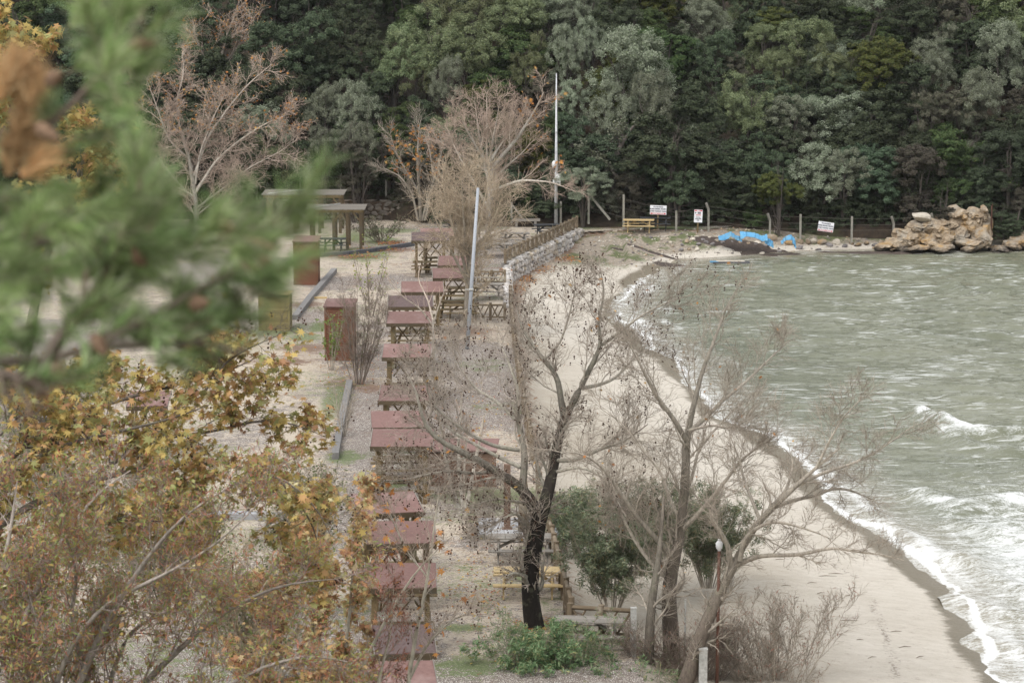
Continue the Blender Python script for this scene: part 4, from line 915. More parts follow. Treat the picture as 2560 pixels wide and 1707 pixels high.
def tubes(Pp, Rp, ns):
    Nn, k, _ = Pp.shape; T = np.empty_like(Pp); T[:, 1:-1] = Pp[:, 2:] - Pp[:, :-2]; T[:, 0] = Pp[:, 1] - Pp[:, 0]; T[:, -1] = Pp[:, -1] - Pp[:, -2]; T = unitv(T)
    ref = np.array([.31, .17, .93]) * np.ones_like(T); m_ = np.abs((T * ref).sum(-1)) > .95; ref[m_] = (1, 0, 0)
    U = unitv(np.cross(T, ref)); W = np.cross(T, U); a = np.arange(ns) * 2 * np.pi / ns
    V = Pp[:, :, None] + Rp[:, :, None, None] * (U[:, :, None] * np.cos(a)[None, None, :, None] + W[:, :, None] * np.sin(a)[None, None, :, None])
    b = (np.arange(Nn) * k * ns)[:, None, None] + (np.arange(k - 1) * ns)[None, :, None]; j = np.arange(ns)[None, None]; j2 = (j + 1) % ns
    F = np.stack([b + j, b + j2, b + ns + j2, b + ns + j], -1).reshape(-1, 4); return V.reshape(-1, 3), F
def barkcol(R, pal, r, ns):
    """bark gets paler and greyer on limbs, reddish on twigs: a palette over girth"""
    x = np.log(np.maximum(R, 1e-4)); xs = np.log(np.array([p[0] for p in pal])); C = np.stack([np.interp(x, xs, [p[1][i] for p in pal]) for i in range(3)], -1)
    C = C * r.uniform(.75, 1.25, (R.shape[0], 1, 1)); return np.repeat(C[:, :, None], ns, 2).reshape(-1, 3)
def limbs_mesh(name, sets, pal, r):
    Vs, Fs, Cs, n_ = [], [], [], 0
    for Pp, Rp, ns in sets:
        V, F = tubes(Pp, Rp, ns); Vs.append(V); Fs.append(F + n_); Cs.append(barkcol(Rp, pal, r, ns)); n_ += len(V)
    return mesh_np(name, np.concatenate(Vs), np.concatenate(Fs), M['bark'], np.concatenate(Cs), smooth=True)
def leaves(name, C, size, pals, r, shape='quad', mat='leaf', droop=0.0, outd=None, aspect=1.0, flat=.5):
    """C centres (n,3); one small leaf face (or lobed leaf) each"""
    n_ = len(C); nrm = r.normal(size=(n_, 3)); nrm[:, 2] = np.abs(nrm[:, 2]) + flat
    if outd is not None: nrm = nrm * .6 + outd * 1.0
    nrm = unitv(nrm); tg = r.normal(size=(n_, 3)); tg[:, 2] -= droop; tg = unitv(tg - (tg * nrm).sum(1, keepdims=True) * nrm); bt = np.cross(nrm, tg)
    s = size * r.uniform(.6, 1.3, n_)
    if shape == 'quad': sh = [(0, -.5, 0), (.42, 0, .06), (0, .6, 0), (-.42, 0, .06)]
    elif shape == 'long': sh = [(0, -1, 0), (.14, -.1, .02), (0, 1, -.1), (-.14, -.1, .02)]
    elif shape == 'lobed': sh = [(0, -.3, 0), (.34, -.36, -.05), (.20, -.1, .05), (.66, .10, -.08), (.22, .12, .04), (.34, .52, -.08), (.09, .24, .03), (0, .78, -.1), (-.09, .24, .03), (-.34, .52, -.08), (-.22, .12, .04), (-.66, .10, -.08), (-.20, -.1, .05), (-.34, -.36, -.05)]
    sh = np.array(sh); k = len(sh)
    V = C[:, None] + s[:, None, None] * (bt[:, None] * sh[None, :, 0:1] * aspect + tg[:, None] * sh[None, :, 1:2] + nrm[:, None] * sh[None, :, 2:3])
    F = (np.arange(n_) * k)[:, None] + np.arange(k)[None]
    pc = np.array([p[1] for p in pals]); wt = np.array([p[0] for p in pals], float); wt /= wt.sum(); col = pc[r.choice(len(pc), n_, p=wt)] * r.uniform(.75, 1.25, (n_, 1))
    return mesh_np(name, V.reshape(-1, 3), F, M[mat], np.repeat(col, k, 0))
def balls(name, C, rad, r, mat='ball'):
    ico = np.array([(0, 0, 1), (.89, 0, .45), (.28, .85, .45), (-.72, .53, .45), (-.72, -.53, .45), (.28, -.85, .45), (.72, .53, -.45), (-.28, .85, -.45), (-.89, 0, -.45), (-.28, -.85, -.45), (.72, -.53, -.45), (0, 0, -1)])
    f = np.array([(0, 1, 2), (0, 2, 3), (0, 3, 4), (0, 4, 5), (0, 5, 1), (1, 6, 2), (2, 7, 3), (3, 8, 4), (4, 9, 5), (5, 10, 1), (6, 7, 2), (7, 8, 3), (8, 9, 4), (9, 10, 5), (10, 6, 1), (11, 7, 6), (11, 8, 7), (11, 9, 8), (11, 10, 9), (11, 6, 10)])
    n_ = len(C); s = rad * r.uniform(.75, 1.25, n_); V = C[:, None] + s[:, None, None] * ico[None]; F = (np.arange(n_) * 12)[:, None, None] + f[None]
    return mesh_np(name, V.reshape(-1, 3), F.reshape(-1, 3), M[mat])

# ------------------------------------------------------------------ woodland crowns
PAL = {
 'olive': [(5, (.235, .26, .185)), (3, (.30, .32, .24)), (2, (.13, .155, .095)), (1, (.18, .21, .12))],
 'greenolive': [(5, (.175, .21, .11)), (3, (.23, .26, .145)), (2, (.10, .13, .06)), (1, (.19, .21, .09))],
 'oak': [(5, (.062, .082, .046)), (3, (.09, .112, .064)), (2, (.044, .058, .034)), (1, (.115, .13, .075))],
 'carob': [(5, (.065, .092, .035)), (3, (.09, .12, .048)), (2, (.04, .065, .025)), (1, (.11, .13, .05))],
 'pistachio': [(5, (.075, .105, .062)), (3, (.105, .135, .085)), (2, (.05, .072, .042))],
 'yellow': [(5, (.105, .12, .035)), (3, (.075, .10, .03)), (1, (.15, .15, .05))],
 'brown': [(5, (.095, .085, .065)), (3, (.125, .115, .085)), (1, (.07, .08, .045))]}
def crown_mesh(kind, seed, lobes=16, squash=1.0, n_t=17, n_l=105):
    """unit crown: radius about 1, height about 2, centred; lobes of tufts of leaf faces"""
    r = np.random.default_rng(seed); up = kind in ('olive', 'greenolive')
    LC = []
    for i in range(lobes):
        a = r.uniform(0, 6.283); z = r.uniform(-.8, .8); rad = math.sqrt(max(0, 1 - (z / 1.05) ** 2)) * r.uniform(.35, .72); LC.append((math.cos(a) * rad, math.sin(a) * rad, z * squash, r.uniform(.34, .56)))
    LC = np.array(LC); cs = []; outs = []
    for x_, y_, z_, R in LC:
        k = int(n_t * .8 * (R / .34) ** 2); d = unitv(r.normal(size=(k, 3))); d[:, 2] = np.where(d[:, 2] < -.4, -d[:, 2], d[:, 2]); T = np.array([x_, y_, z_]) + d * R * r.uniform(.75, 1.05, (k, 1))
        for c, o_ in zip(T, d):
            e = unitv(r.normal(size=(n_l, 3))) * (r.uniform(0, 1, (n_l, 1)) ** .45) * .12 * np.array([1, 1, 1.0 if up else .75])
            cs.append(c + e); outs.append(unitv(unitv(e) * .75 + o_ * 1.0 + np.array([0, 0, .15])))
    C = np.concatenate(cs); O = np.concatenate(outs)
    sz = .040 if kind != 'olive' else .037
    return leaves('crown', C, sz, PAL[kind], r, 'quad' if kind not in ('olive',) else 'quad', outd=O, aspect=.8 if up else 1.1, flat=.3)
def trunk_mesh(seed):
    r = np.random.default_rng(seed); sets = []
    for i in range(3):
        a = r.uniform(0, 6.28); P_, R_ = resample([(0, 0, -1.8), (.06 * math.cos(a), .06 * math.sin(a), -1), (.25 * math.cos(a), .25 * math.sin(a), -.3), (.55 * math.cos(a), .55 * math.sin(a), .35)], [.075, .06, .04, .015], 9); sets.append((P_[None], R_[None], 6))
    c, cr = spawn(r, np.concatenate([s[0] for s in sets]), np.concatenate([s[1] for s in sets]), 7, .35, 1, .8, .6, .5, 6, .25, .1, rmin=.006); sets.append((c, cr, 4))
    c2, cr2 = spawn(r, c, cr, 5, .3, 1, .7, .35, .6, 5, .3, .05, rmin=.004); sets.append((c2, cr2, 3))
    return limbs_mesh('trunk', sets, [(.004, (.12, .10, .09)), (.05, (.10, .085, .075)), (.1, (.07, .06, .05))], r)
KV = {'olive': 4, 'greenolive': 3, 'oak': 4, 'carob': 2, 'pistachio': 2, 'yellow': 2, 'brown': 2}
CM = {k: [crown_mesh(k, 100 * i + s, 10 + 2 * (s % 3)) for s in range(n_)] for i, (k, n_) in enumerate(KV.items())}
TM = [trunk_mesh(s) for s in range(4)]
KN = {'olive': 'silvery olive tree', 'greenolive': 'grey green olive tree', 'oak': 'dark evergreen oak', 'carob': 'bright green tree', 'pistachio': 'bluish green tree', 'yellow': 'yellowish green tree', 'brown': 'brownish withered tree'}
def landmark(px):
    for lim, t in [(330, 'behind the blurred pine'), (560, 'behind the big bare tree'), (700, 'above the far pergola'), (830, 'above the near pergola'), (900, 'above the rubble wall'), (1010, 'above the slim orange leaved tree'), (1130, 'above the tan bare tree'), (1230, 'above the pale branched bare tree'),
                   (1330, 'beside the tall pole top'), (1420, 'above the strutted post'), (1560, 'above the white sign by the benches'), (1680, 'above the narrow upright sign'), (1790, 'above the blue sheets'), (1900, 'above the tilted sign'), (2030, 'right of the tilted sign'), (2160, 'above the pale boulder'), (2270, 'above the rock peak')]:
        if px < lim: return t.replace(' by the benches', '')
    return 'at the right photo edge'
labs = {}
rt = random.Random(3)
def wood_tree(kind, px, ytop, wpx, hpx, Y=None, sub=None, shrub=False):
    """px, ytop: display pixel of the crown top; wpx, hpx: crown width and height in display pixels"""
    if Y is None:      # find the distance at which the slope carries a crown of this size with its top there
        best = None
        if shrub: y0_ = float(foot(PY(px, ytop, 178).x)) + 1.5
        for y_ in np.arange(float(foot(0)) - 1.5 if not shrub else y0_, 262, .7):
            s = K / ppm(y_); t = PY(px, ytop, y_); g = float(hill_z(t.x, max(y_, foot(t.x)))); e = abs((t.z - g) - hpx * s * (1.12 if not shrub else .95))
            if best is None or e < best[0]: best = (e, y_)
        Y = best[1] - (FRONT if not shrub else 0)
    s = K / ppm(Y); t = PY(px, ytop, Y); H = hpx * s; W = wpx * s
    r = empty('shrub' if shrub else 'woodland_tree', (t.x, Y, t.z - H)); r.rotation_euler = (0, 0, rt.uniform(0, 6.28))
    c = link('foliage' if shrub else 'crown', rt.choice(CM[kind]), r, (0, 0, H / 2)); c.scale = (W / 2 * 1.12, W / 2 * 1.12, H / 2 * 1.02)
    g = float(hill_z(t.x, Y)) - (t.z - H); k = link('stem' if shrub else 'trunk', rt.choice(TM), r, (0, 0, H / 2)); k.scale = (W / 2, W / 2, max(H / 2, (H / 2 - g) / 1.75))
    row = 'along the top edge' if ytop < 25 else 'high up' if ytop < 110 else 'halfway up' if ytop < 230 else 'low down' if ytop < 350 else 'at the foot of the woods'
    sz = 'large' if wpx > 150 else 'small' if wpx < 85 else 'mid-sized'
    kn = KN[kind].replace('tree', 'shrub').replace('oak', 'shrub') if shrub else KN[kind]
    row = row.replace('at the foot of the woods', 'at the slope foot')
    lab = sub or f'{sz} {kn} {row}, {landmark(px)}'
    tag(r, lab, 'shrub' if shrub else 'tree', 'evergreen shrubs at the foot of the woods' if shrub else 'evergreen trees of the wooded slope')
    return r
prom = [('olive', 1452, 82, 175, 190), ('olive', 1500, 180, 120, 170), ('olive', 1410, 200, 110, 150), ('olive', 1025, 143, 80, 130), ('olive', 815, 198, 105, 150), ('olive', 745, 205, 95, 120), ('greenolive', 905, 70, 120, 150), ('greenolive', 985, 30, 150, 160), ('greenolive', 1075, 45, 140, 150), ('greenolive', 945, 120, 90, 110),
        ('greenolive', 1210, 88, 92, 140), ('olive', 1300, 70, 90, 140), ('olive', 1355, 50, 80, 120), ('olive', 1325, 190, 90, 120), ('olive', 1622, 5, 110, 110), ('carob', 1530, 60, 150, 140), ('greenolive', 1760, 60, 110, 120), ('greenolive', 1850, 50, 140, 160), ('greenolive', 1930, 90, 120, 140), ('greenolive', 1715, 180, 120, 140),
        ('greenolive', 1800, 120, 110, 120), ('olive', 1900, 110, 130, 110), ('yellow', 2010, 90, 150, 140), ('olive', 2140, 100, 110, 130), ('olive', 2170, 60, 80, 90), ('olive', 1820, 225, 130, 110), ('oak', 1650, 80, 120, 150), ('brown', 1680, 130, 90, 110), ('oak', 1580, 190, 150, 150), ('oak', 1540, 260, 190, 160), ('oak', 700, 20, 160, 180),
        ('oak', 620, 60, 150, 170), ('oak', 800, 30, 140, 170), ('yellow', 700, 115, 80, 70), ('oak', 590, 140, 120, 160), ('carob', 915, 230, 95, 120), ('carob', 1285, 255, 90, 110), ('pistachio', 1300, 265, 100, 120), ('pistachio', 2320, 310, 140, 120), ('olive', 745, 300, 90, 110), ('olive', 825, 290, 90, 130), ('brown', 820, 330, 100, 110),
        ('olive', 1340, 390, 110, 70), ('carob', 70, -20, 180, 160), ('pistachio', 180, 20, 160, 160), ('carob', 250, 60, 150, 150), ('oak', 470, -20, 150, 160), ('olive', 1940, 350, 110, 100), ('olive', 2250, 170, 110, 140), ('olive', 2300, 60, 120, 140), ('brown', 2130, 220, 100, 120), ('yellow', 1790, 400, 90, 90), ('carob', 1120, 200, 110, 120),
        ('yellow', 1110, 190, 90, 80), ('oak', 1430, -10, 140, 140), ('olive', 1340, -25, 110, 110), ('greenolive', 1190, -15, 150, 120), ('carob', 1480, 30, 120, 110), ('yellow', 1770, 20, 120, 90), ('carob', 1990, 20, 160, 110), ('oak', 2080, -20, 160, 130), ('carob', 2250, -20, 160, 130), ('oak', 1870, -20, 140, 120)]
cells = {}
FRONT = 2.2
for p in prom: wood_tree(*p)
FRONT = 0
for row, (yy, hh) in enumerate(((-110, 150), (-45, 150), (35, 150), (105, 150), (175, 150), (240, 150), (300, 140))):
    for i in range(-1, 23):
        px = i * 112 + (row % 2) * 56 + rt.uniform(-28, 28); ytop = yy + rt.uniform(-26, 26) + (30 if px > 1550 else 0)
        if any(abs(p[1] - px) < 48 and abs(p[2] - ytop) < 42 for p in prom): continue
        wk = {'oak': 5, 'olive': 2.2, 'greenolive': 2, 'carob': 1.4, 'pistachio': 1.2, 'yellow': .8, 'brown': .8} if px > 1000 else {'oak': 8, 'olive': .8, 'greenolive': 1, 'carob': 1.2, 'pistachio': .8, 'brown': .4}
        kind = rt.choices(list(wk), list(wk.values()))[0]
        wood_tree(kind, px, ytop, rt.uniform(115, 190), hh * rt.uniform(.85, 1.1))
# undergrowth wall along the foot
for row, (yy, hh, Y) in enumerate(((345, 120, None), (395, 110, None), (445, 85, None))):
    for i in range(0, 27):
        px = i * 92 + (row % 2) * 46 + rt.uniform(-22, 22); ytop = yy + rt.uniform(-20, 20) + (12 if px > 1700 else (-22 if px < 1000 else 0))
        if 2030 < px < 2300 and row == 2: ytop -= 10
        wk = {'oak': 6, 'pistachio': 1.4, 'brown': 2.4, 'greenolive': .7, 'carob': .8, 'olive': .9} if px > 1000 else {'oak': 6, 'brown': 3.5, 'olive': .5}
        if px < 330 and row == 2: continue
        wood_tree(rt.choices(list(wk), list(wk.values()))[0], px, ytop, rt.uniform(95, 140), hh * rt.uniform(.85, 1.1), shrub=True)
# leaning trunk of the big olive
q = PY(1415, 435, 178.2); r_ = np.random.default_rng(8)
pts = [PY(*a) - q for a in ((1408, 440, 178.2), (1405, 405, 178.2), (1414, 360, 178.3), (1425, 335, 178.6), (1455, 290, 179))]
o = empty('leaning_olive', q); Pp, Rp = resample(pts, [.26, .2, .19, .15, .08], 14)
pts2 = [PY(*a) - q for a in ((1460, 440, 177.6), (1420, 412, 177.6), (1385, 365, 177.8), (1350, 362, 178), (1320, 385, 178.2))]; Pb, Rb = resample(pts2, [.16, .14, .11, .08, .03], 14)
c, cr = spawn(r_, np.stack([Pp, Pb]), np.stack([Rp, Rb]), 8, .3, 1, .8, 1.6, .5, 7, .2, .1); c2, cr2 = spawn(r_, c, cr, 8, .2, 1, .6, .7, .5, 5, .25, .05)
link('trunk', limbs_mesh('trunk', [(Pp[None], Rp[None], 8), (Pb[None], Rb[None], 8)], [(.01, (.15, .13, .12)), (.3, (.09, .075, .065))], r_), o); link('branches', limbs_mesh('branches', [(c, cr, 4), (c2, cr2, 3)], [(.004, (.2, .17, .155)), (.1, (.13, .11, .1))], r_), o)
C = c2[:, 1:].reshape(-1, 3); C = C[r_.choice(len(C), 380)][:, None] + r_.normal(size=(380, 9, 3)) * .12; link('foliage', leaves('foliage', C.reshape(-1, 3), .13, PAL['olive'], r_), o)
tag(o, 'leaning bare trunk of the big silver olive right of the tall pole', 'tree')

# ------------------------------------------------------------------ bare trees
PB_PLANE = [(.004, (.37, .315, .26)), (.012, (.42, .36, .31)), (.035, (.40, .37, .31)), (.07, (.27, .25, .205)), (.13, (.085, .07, .058)), (.25, (.016, .013, .011))]
PB_GREY = [(.004, (.38, .325, .265)), (.012, (.41, .36, .30)), (.04, (.42, .37, .31)), (.09, (.24, .215, .175)), (.2, (.13, .105, .085))]
PB_DARK = [(.004, (.25, .195, .16)), (.02, (.22, .18, .15)), (.1, (.15, .125, .105))]
PB_TAN = [(.004, (.46, .37, .27)), (.02, (.48, .40, .30)), (.08, (.33, .30, .25)), (.2, (.2, .17, .14))]
PB_PALE = [(.004, (.46, .35, .28)), (.02, (.50, .42, .35)), (.08, (.42, .39, .34)), (.2, (.3, .27, .24))]
def tree(name, label, limbs, Y, pal, seed, gens, z0=0, ball=0, leaf=None, base=None, trunk_name='trunk', nside=9, kpt=18, cat='tree', group=None, thin=1.0):
    """limbs: [(photo-pixel polyline, radii, depth drift)], gens: (count, t0, angle, length, radius ratio, k, wobble, up, rmin) per order"""
    r = np.random.default_rng(seed); Ps, Rs = [], []
    b = limbs[0][0][0]; O = SY(b[0], b[1], Y)
    for li, (pl, rads, dy) in enumerate(limbs):
        n_ = len(pl); ph = r.uniform(-1, 1)
        pts = [SY(a[0], a[1], Y + dy[0] + (dy[1] - dy[0]) * i / (n_ - 1)) - O for i, a in enumerate(pl)]
        rads = np.interp(np.linspace(0, 1, n_), np.linspace(0, 1, len(rads)), rads); p_, r2 = resample(pts, rads * thin, kpt); Ps.append(p_); Rs.append(r2)
    Pp, Rp = np.stack(Ps), np.stack(Rs); root = empty(name, O); link(trunk_name, limbs_mesh(trunk_name, [(Pp, Rp, nside)], pal, r), root)
    sets = []; cur, cr = Pp, Rp; last = []
    for gi, (n_, t0, ang, L, rr_, k, wob, up, rmin) in enumerate(gens):
        cur, cr = spawn(r, cur, cr, n_, t0, 1.0, ang, L, rr_, k, wob, up, rmin=rmin); sets.append((cur, cr, 5 if gi == 0 else 3 if gi > 1 else 4)); last.append(cur)
    link('branches', limbs_mesh('branches', sets[:1], pal, r), root)
    if len(sets) > 1: o = link('twigs', limbs_mesh('twigs', sets[1:], pal, r), root); o['kind'] = 'stuff'
    tips = last[-1]
    if ball:
        i = r.choice(len(tips), min(ball, len(tips)), replace=False); T = tips[i, -1]; T = np.repeat(T, 2, 0) + r.normal(size=(len(i) * 2, 3)) * .012; T[:, 2] -= .015; T[1::2, 2] -= r.uniform(.03, .08, len(T) // 2)
        o = link('seed_balls', balls('seed_balls', T,   .023 * (1 if Y > 60 else .8), r), root); o['kind'] = 'stuff'
    if leaf:
        for (cnt, size, pals, shape, sel, droop) in leaf:
            T = tips[:, 1:].reshape(-1, 3)
            if sel is not None:
                W_ = T + np.array(O); f = (W_ - np.array([0, 0, HC])) @ CF; X_ = (1280 + FPX * W_[:, 0] / f) ; Y_ = 853.5 - FPX * ((W_ - np.array([0, 0, HC])) @ CU) / f; T = T[sel(X_, Y_)]
            if len(T) == 0: continue
            T = T[r.choice(len(T), cnt, replace=len(T) < cnt)] + r.normal(size=(cnt, 3)) * size * .5
            o = link('leaves', leaves('leaves', T, size, pals, r, shape, 'dryleaf', droop), root); o['kind'] = 'stuff'
    tag(root, label, cat, group); return root, tips, O
AUT = [(5, (.44, .33, .115)), (4, (.36, .28, .10)), (3, (.46, .28, .13)), (4, (.31, .31, .13)), (2, (.32, .18, .10)), (1, (.52, .47, .27))]
ORG = [(4, (.42, .20, .06)), (3, (.36, .15, .05)), (2, (.45, .28, .10))]
RED = [(4, (.28, .12, .085)), (3, (.34, .17, .12)), (2, (.22, .12, .09))]
LIME = [(4, (.23, .27, .06)), (3, (.17, .24, .06)), (2, (.30, .28, .08))]
S_ = S
Ym = S(1333, 1570).y
tree('plane_tree', 'large bare plane tree with black forked trunk and seed balls by the pale pine table', [
    ([(1338, 1580), (1326, 1500), (1324, 1440), (1334, 1370), (1345, 1310), (1352, 1270)], [.30, .255, .25, .25, .24, .23], (0, 0)),
    ([(1350, 1300), (1368, 1240), (1385, 1160), (1395, 1100), (1406, 1060), (1414, 1030)], [.2, .18, .15, .135, .12, .11], (0, .6)),
    ([(1412, 1050), (1400, 990), (1396, 943), (1360, 900), (1332, 862), (1300, 815), (1290, 760)], [.11, .09, .08, .06, .045, .03, .015], (.5, 1.5)),
    ([(1414, 1045), (1432, 1005), (1452, 968), (1478, 915), (1509, 857), (1490, 814), (1514, 734), (1500, 670)], [.11, .1, .09, .075, .06, .045, .03, .012], (.6, .2)),
    ([(1505, 862), (1550, 830), (1600, 790), (1680, 750), (1740, 735)], [.05, .04, .03, .02, .01], (.4, -.8)),
    ([(1455, 970), (1500, 962), (1540, 945), (1580, 900), (1640, 860)], [.06, .05, .04, .025, .01], (.6, 1.6)),
    ([(1350, 1300), (1325, 1240), (1292, 1205), (1240, 1180), (1200, 1150), (1150, 1128), (1100, 1105), (1062, 1075), (1052, 1035), (1045, 980), (1010, 920)], [.2, .17, .14, .12, .1, .085, .07, .06, .045, .03, .012], (0, -1.2)),
    ([(1305, 1215), (1314, 1160), (1306, 1090), (1290, 1040), (1300, 980), (1270, 900), (1240, 840)], [.11, .10, .085, .07, .05, .03, .012], (0, 1.5)),
    ([(1302, 1168), (1245, 1142), (1190, 1112), (1125, 1078), (1075, 1010), (1010, 960)], [.06, .055, .045, .035, .025, .01], (.3, 2)),
    ([(1300, 1125), (1240, 1118), (1190, 1095), (1140, 1062), (1085, 1020), (1060, 960), (1075, 890)], [.06, .055, .05, .04, .03, .02, .01], (.4, -.4)),
    ([(1230, 1178), (1180, 1185), (1130, 1175), (1070, 1185), (1010, 1200), (960, 1200)], [.05, .045, .04, .03, .02, .01], (0, -.8)),
    ([(1330, 1260), (1280, 1252), (1235, 1245), (1190, 1262), (1130, 1280)], [.05, .035, .03, .02, .01], (0, -.9)),
    ([(1320, 1310), (1290, 1280), (1250, 1300), (1222, 1318), (1200, 1316)], [.05, .04, .035, .03, .015], (0, -1)),
    ([(1390, 1150), (1440, 1152), (1500, 1122), (1560, 1104), (1620, 1060)], [.06, .055, .045, .03, .012], (.2, -1)),
    ([(1385, 1180), (1450, 1165), (1500, 1185), (1530, 1230), (1565, 1290)], [.05, .045, .04, .03, .015], (.2, -1.8)),
    ([(1290, 1050), (1240, 1000), (1190, 975), (1150, 920), (1120, 850)], [.05, .045, .035, .025, .01], (.6, 2.6)),
    ([(1360, 900), (1400, 860), (1420, 800), (1440, 720), (1430, 660)], [.04, .035, .028, .02, .01], (.9, 2))],
    Ym, PB_PLANE, 17, [(11, .2, .75, 1.5, .34, 8, .15, .10, .009), (11, .1, .7, .8, .45, 6, .18, .06, .006), (8, .1, .7, .38, .6, 4, .22, .02, .0048)], ball=1500,
    leaf=[(90, .13, ORG, 'lobed', None, .5)])
Y2 = S(1680, 1640, -.2).y
tree('bare_tree', 'tall grey bare tree with upright trunk between the oleanders and the rusty lamp pipe', [
    ([(1682, 1700), (1676, 1560), (1668, 1470), (1690, 1390), (1706, 1290), (1714, 1190), (1716, 1110)], [.27, .23, .2, .16, .14, .125, .11], (0, 0)),
    ([(1716, 1120), (1722, 1060), (1735, 1010), (1757, 920), (1785, 855), (1812, 775), (1840, 725)], [.10, .085, .075, .055, .045, .025, .01], (0, .8)),
    ([(1716, 1100), (1680, 1040), (1640, 990), (1610, 930), (1585, 880), (1560, 840)], [.08, .065, .055, .04, .025, .01], (0, -.9)),
    ([(1722, 1080), (1770, 1040), (1800, 1005), (1860, 960), (1920, 900), (1975, 850)], [.07, .06, .05, .04, .025, .01], (0, 1.5)),
    ([(1725, 1075), (1780, 1062), (1830, 1072), (1870, 1050)], [.04, .035, .02, .01], (0, -1)),
    ([(1690, 1400), (1640, 1345), (1590, 1290), (1550, 1230), (1505, 1160), (1440, 1125), (1400, 1130)], [.09, .075, .06, .05, .04, .025, .012], (0, -1.6)),
    ([(1675, 1450), (1620, 1400), (1580, 1340), (1540, 1260), (1510, 1190)], [.07, .055, .045, .035, .02], (0, 1)),
    ([(1700, 1330), (1740, 1290), (1800, 1220), (1860, 1140), (1940, 1090)], [.07, .06, .05, .035, .015], (0, -1.2)),
    ([(1710, 1250), (1735, 1180), (1745, 1120), (1800, 1060), (1850, 1010)], [.05, .045, .04, .03, .012], (0, 1.8)),
    ([(1620, 1700), (1625, 1560), (1632, 1480), (1645, 1420), (1652, 1340), (1660, 1240)], [.16, .13, .11, .09, .06, .03], (-.8, -.2)),
    ([(1700, 1300), (1670, 1240), (1655, 1180), (1600, 1120), (1560, 1060), (1500, 1020)], [.05, .045, .04, .03, .02, .01], (0, 1.4))],
    Y2, PB_GREY, 23, [(11, .2, .7, 1.45, .33, 8, .15, .12, .009), (10, .1, .7, .8, .45, 6, .18, .08, .006), (7, .1, .65, .38, .6, 4, .2, .03, .0048)], leaf=[(60, .1, ORG, 'lobed', None, .5)])
Y3 = S(1700, 1700, -.25).y
tree('leaning_tree', 'bare tree leaning right over the beach with a long low branch reaching to the foam', [
    ([(1690, 1760), (1722, 1690), (1748, 1600), (1778, 1530), (1805, 1470), (1836, 1412)], [.24, .22, .2, .17, .14, .12], (0, 0)),
    ([(1830, 1425), (1865, 1350), (1890, 1310), (1935, 1265), (1995, 1210), (2055, 1155), (2100, 1120)], [.11, .1, .095, .085, .06, .04, .015], (0, -.5)),
    ([(1836, 1415), (1862, 1398), (1905, 1386), (1960, 1388), (2010, 1386), (2060, 1370), (2095, 1365), (2135, 1380), (2200, 1383), (2260, 1400)], [.08, .07, .06, .055, .05, .045, .035, .03, .02, .008], (0, -.7)),
    ([(1828, 1422), (1822, 1370), (1805, 1335), (1782, 1305), (1775, 1270)], [.08, .07, .06, .055, .04], (0, -.6)),
    ([(1850, 1400), (1858, 1350), (1880, 1325), (1930, 1300), (1985, 1312), (2040, 1330), (2075, 1345)], [.07, .055, .05, .045, .03, .02, .01], (-.2, -1.2)),
    ([(1935, 1268), (1980, 1250), (2040, 1238), (2085, 1218), (2130, 1225), (2180, 1248)], [.06, .055, .045, .04, .03, .012], (0, .7)),
    ([(1995, 1212), (2060, 1180), (2130, 1160), (2190, 1130), (2290, 1060)], [.05, .045, .035, .025, .01], (-.3, .6)),
    ([(1925, 1275), (1965, 1225), (1975, 1195), (1985, 1150), (1960, 1120)], [.045, .04, .035, .025, .01], (0, .9)),
    ([(1900, 1300), (1880, 1250), (1860, 1200), (1850, 1150), (1830, 1100)], [.05, .045, .035, .025, .01], (0, 1.2)),
    ([(2040, 1170), (2080, 1090), (2110, 1040), (2160, 990)], [.035, .03, .02, .008], (-.4, -1))],
    Y3, PB_GREY, 29, [(10, .22, .75, 1.2, .33, 8, .18, .12, .009), (9, .1, .7, .65, .45, 6, .2, .06, .006), (7, .1, .65, .3, .6, 4, .2, .03, .0048)])
# tan dense tree, pale tree behind it, slim tree, big left tree
Yt = S(1157, 816).y
def fan(x, yb, yt, n_, spread, r0, seed, base=.25):
    """stems rising from one trunk and fanning out"""
    rr = random.Random(seed); L = [([(x, yb), (x + 6, yb - (yb - yt) * .3), (x + 16, yb - (yb - yt) * .55)], [r0, r0 * .8, r0 * .55], (0, 0))]
    for i in range(n_):
        f = -1 + 2 * (i + .5) / n_; ex = x + f * spread * rr.uniform(.8, 1.1); top = yt + abs(f) ** 1.5 * (yb - yt) * .28 + rr.uniform(0, 30); y0 = yb - (yb - yt) * rr.uniform(base, base + .3)
        L.append(([(x + 6, y0), (x + (ex - x) * .35, y0 - (y0 - top) * .35), (x + (ex - x) * .75, y0 - (y0 - top) * .7), (ex, top)], [r0 * .5, r0 * .35, r0 * .2, r0 * .06], (0, rr.uniform(-2.5, 2.5))))
    return L
tree('tan_tree', 'dense tan bare tree with countless fine twigs beside the leaning metal pole', fan(1165, 820, 395, 10, 120, .17, 4, .14), Yt, PB_TAN, 31, [(11, .12, .85, 1.7, .4, 7, .2, .06, .010), (10, .08, .7, .95, .5, 5, .22, .05, .009), (6, .08, .6, .5, .6, 4, .2, .05, .008)])
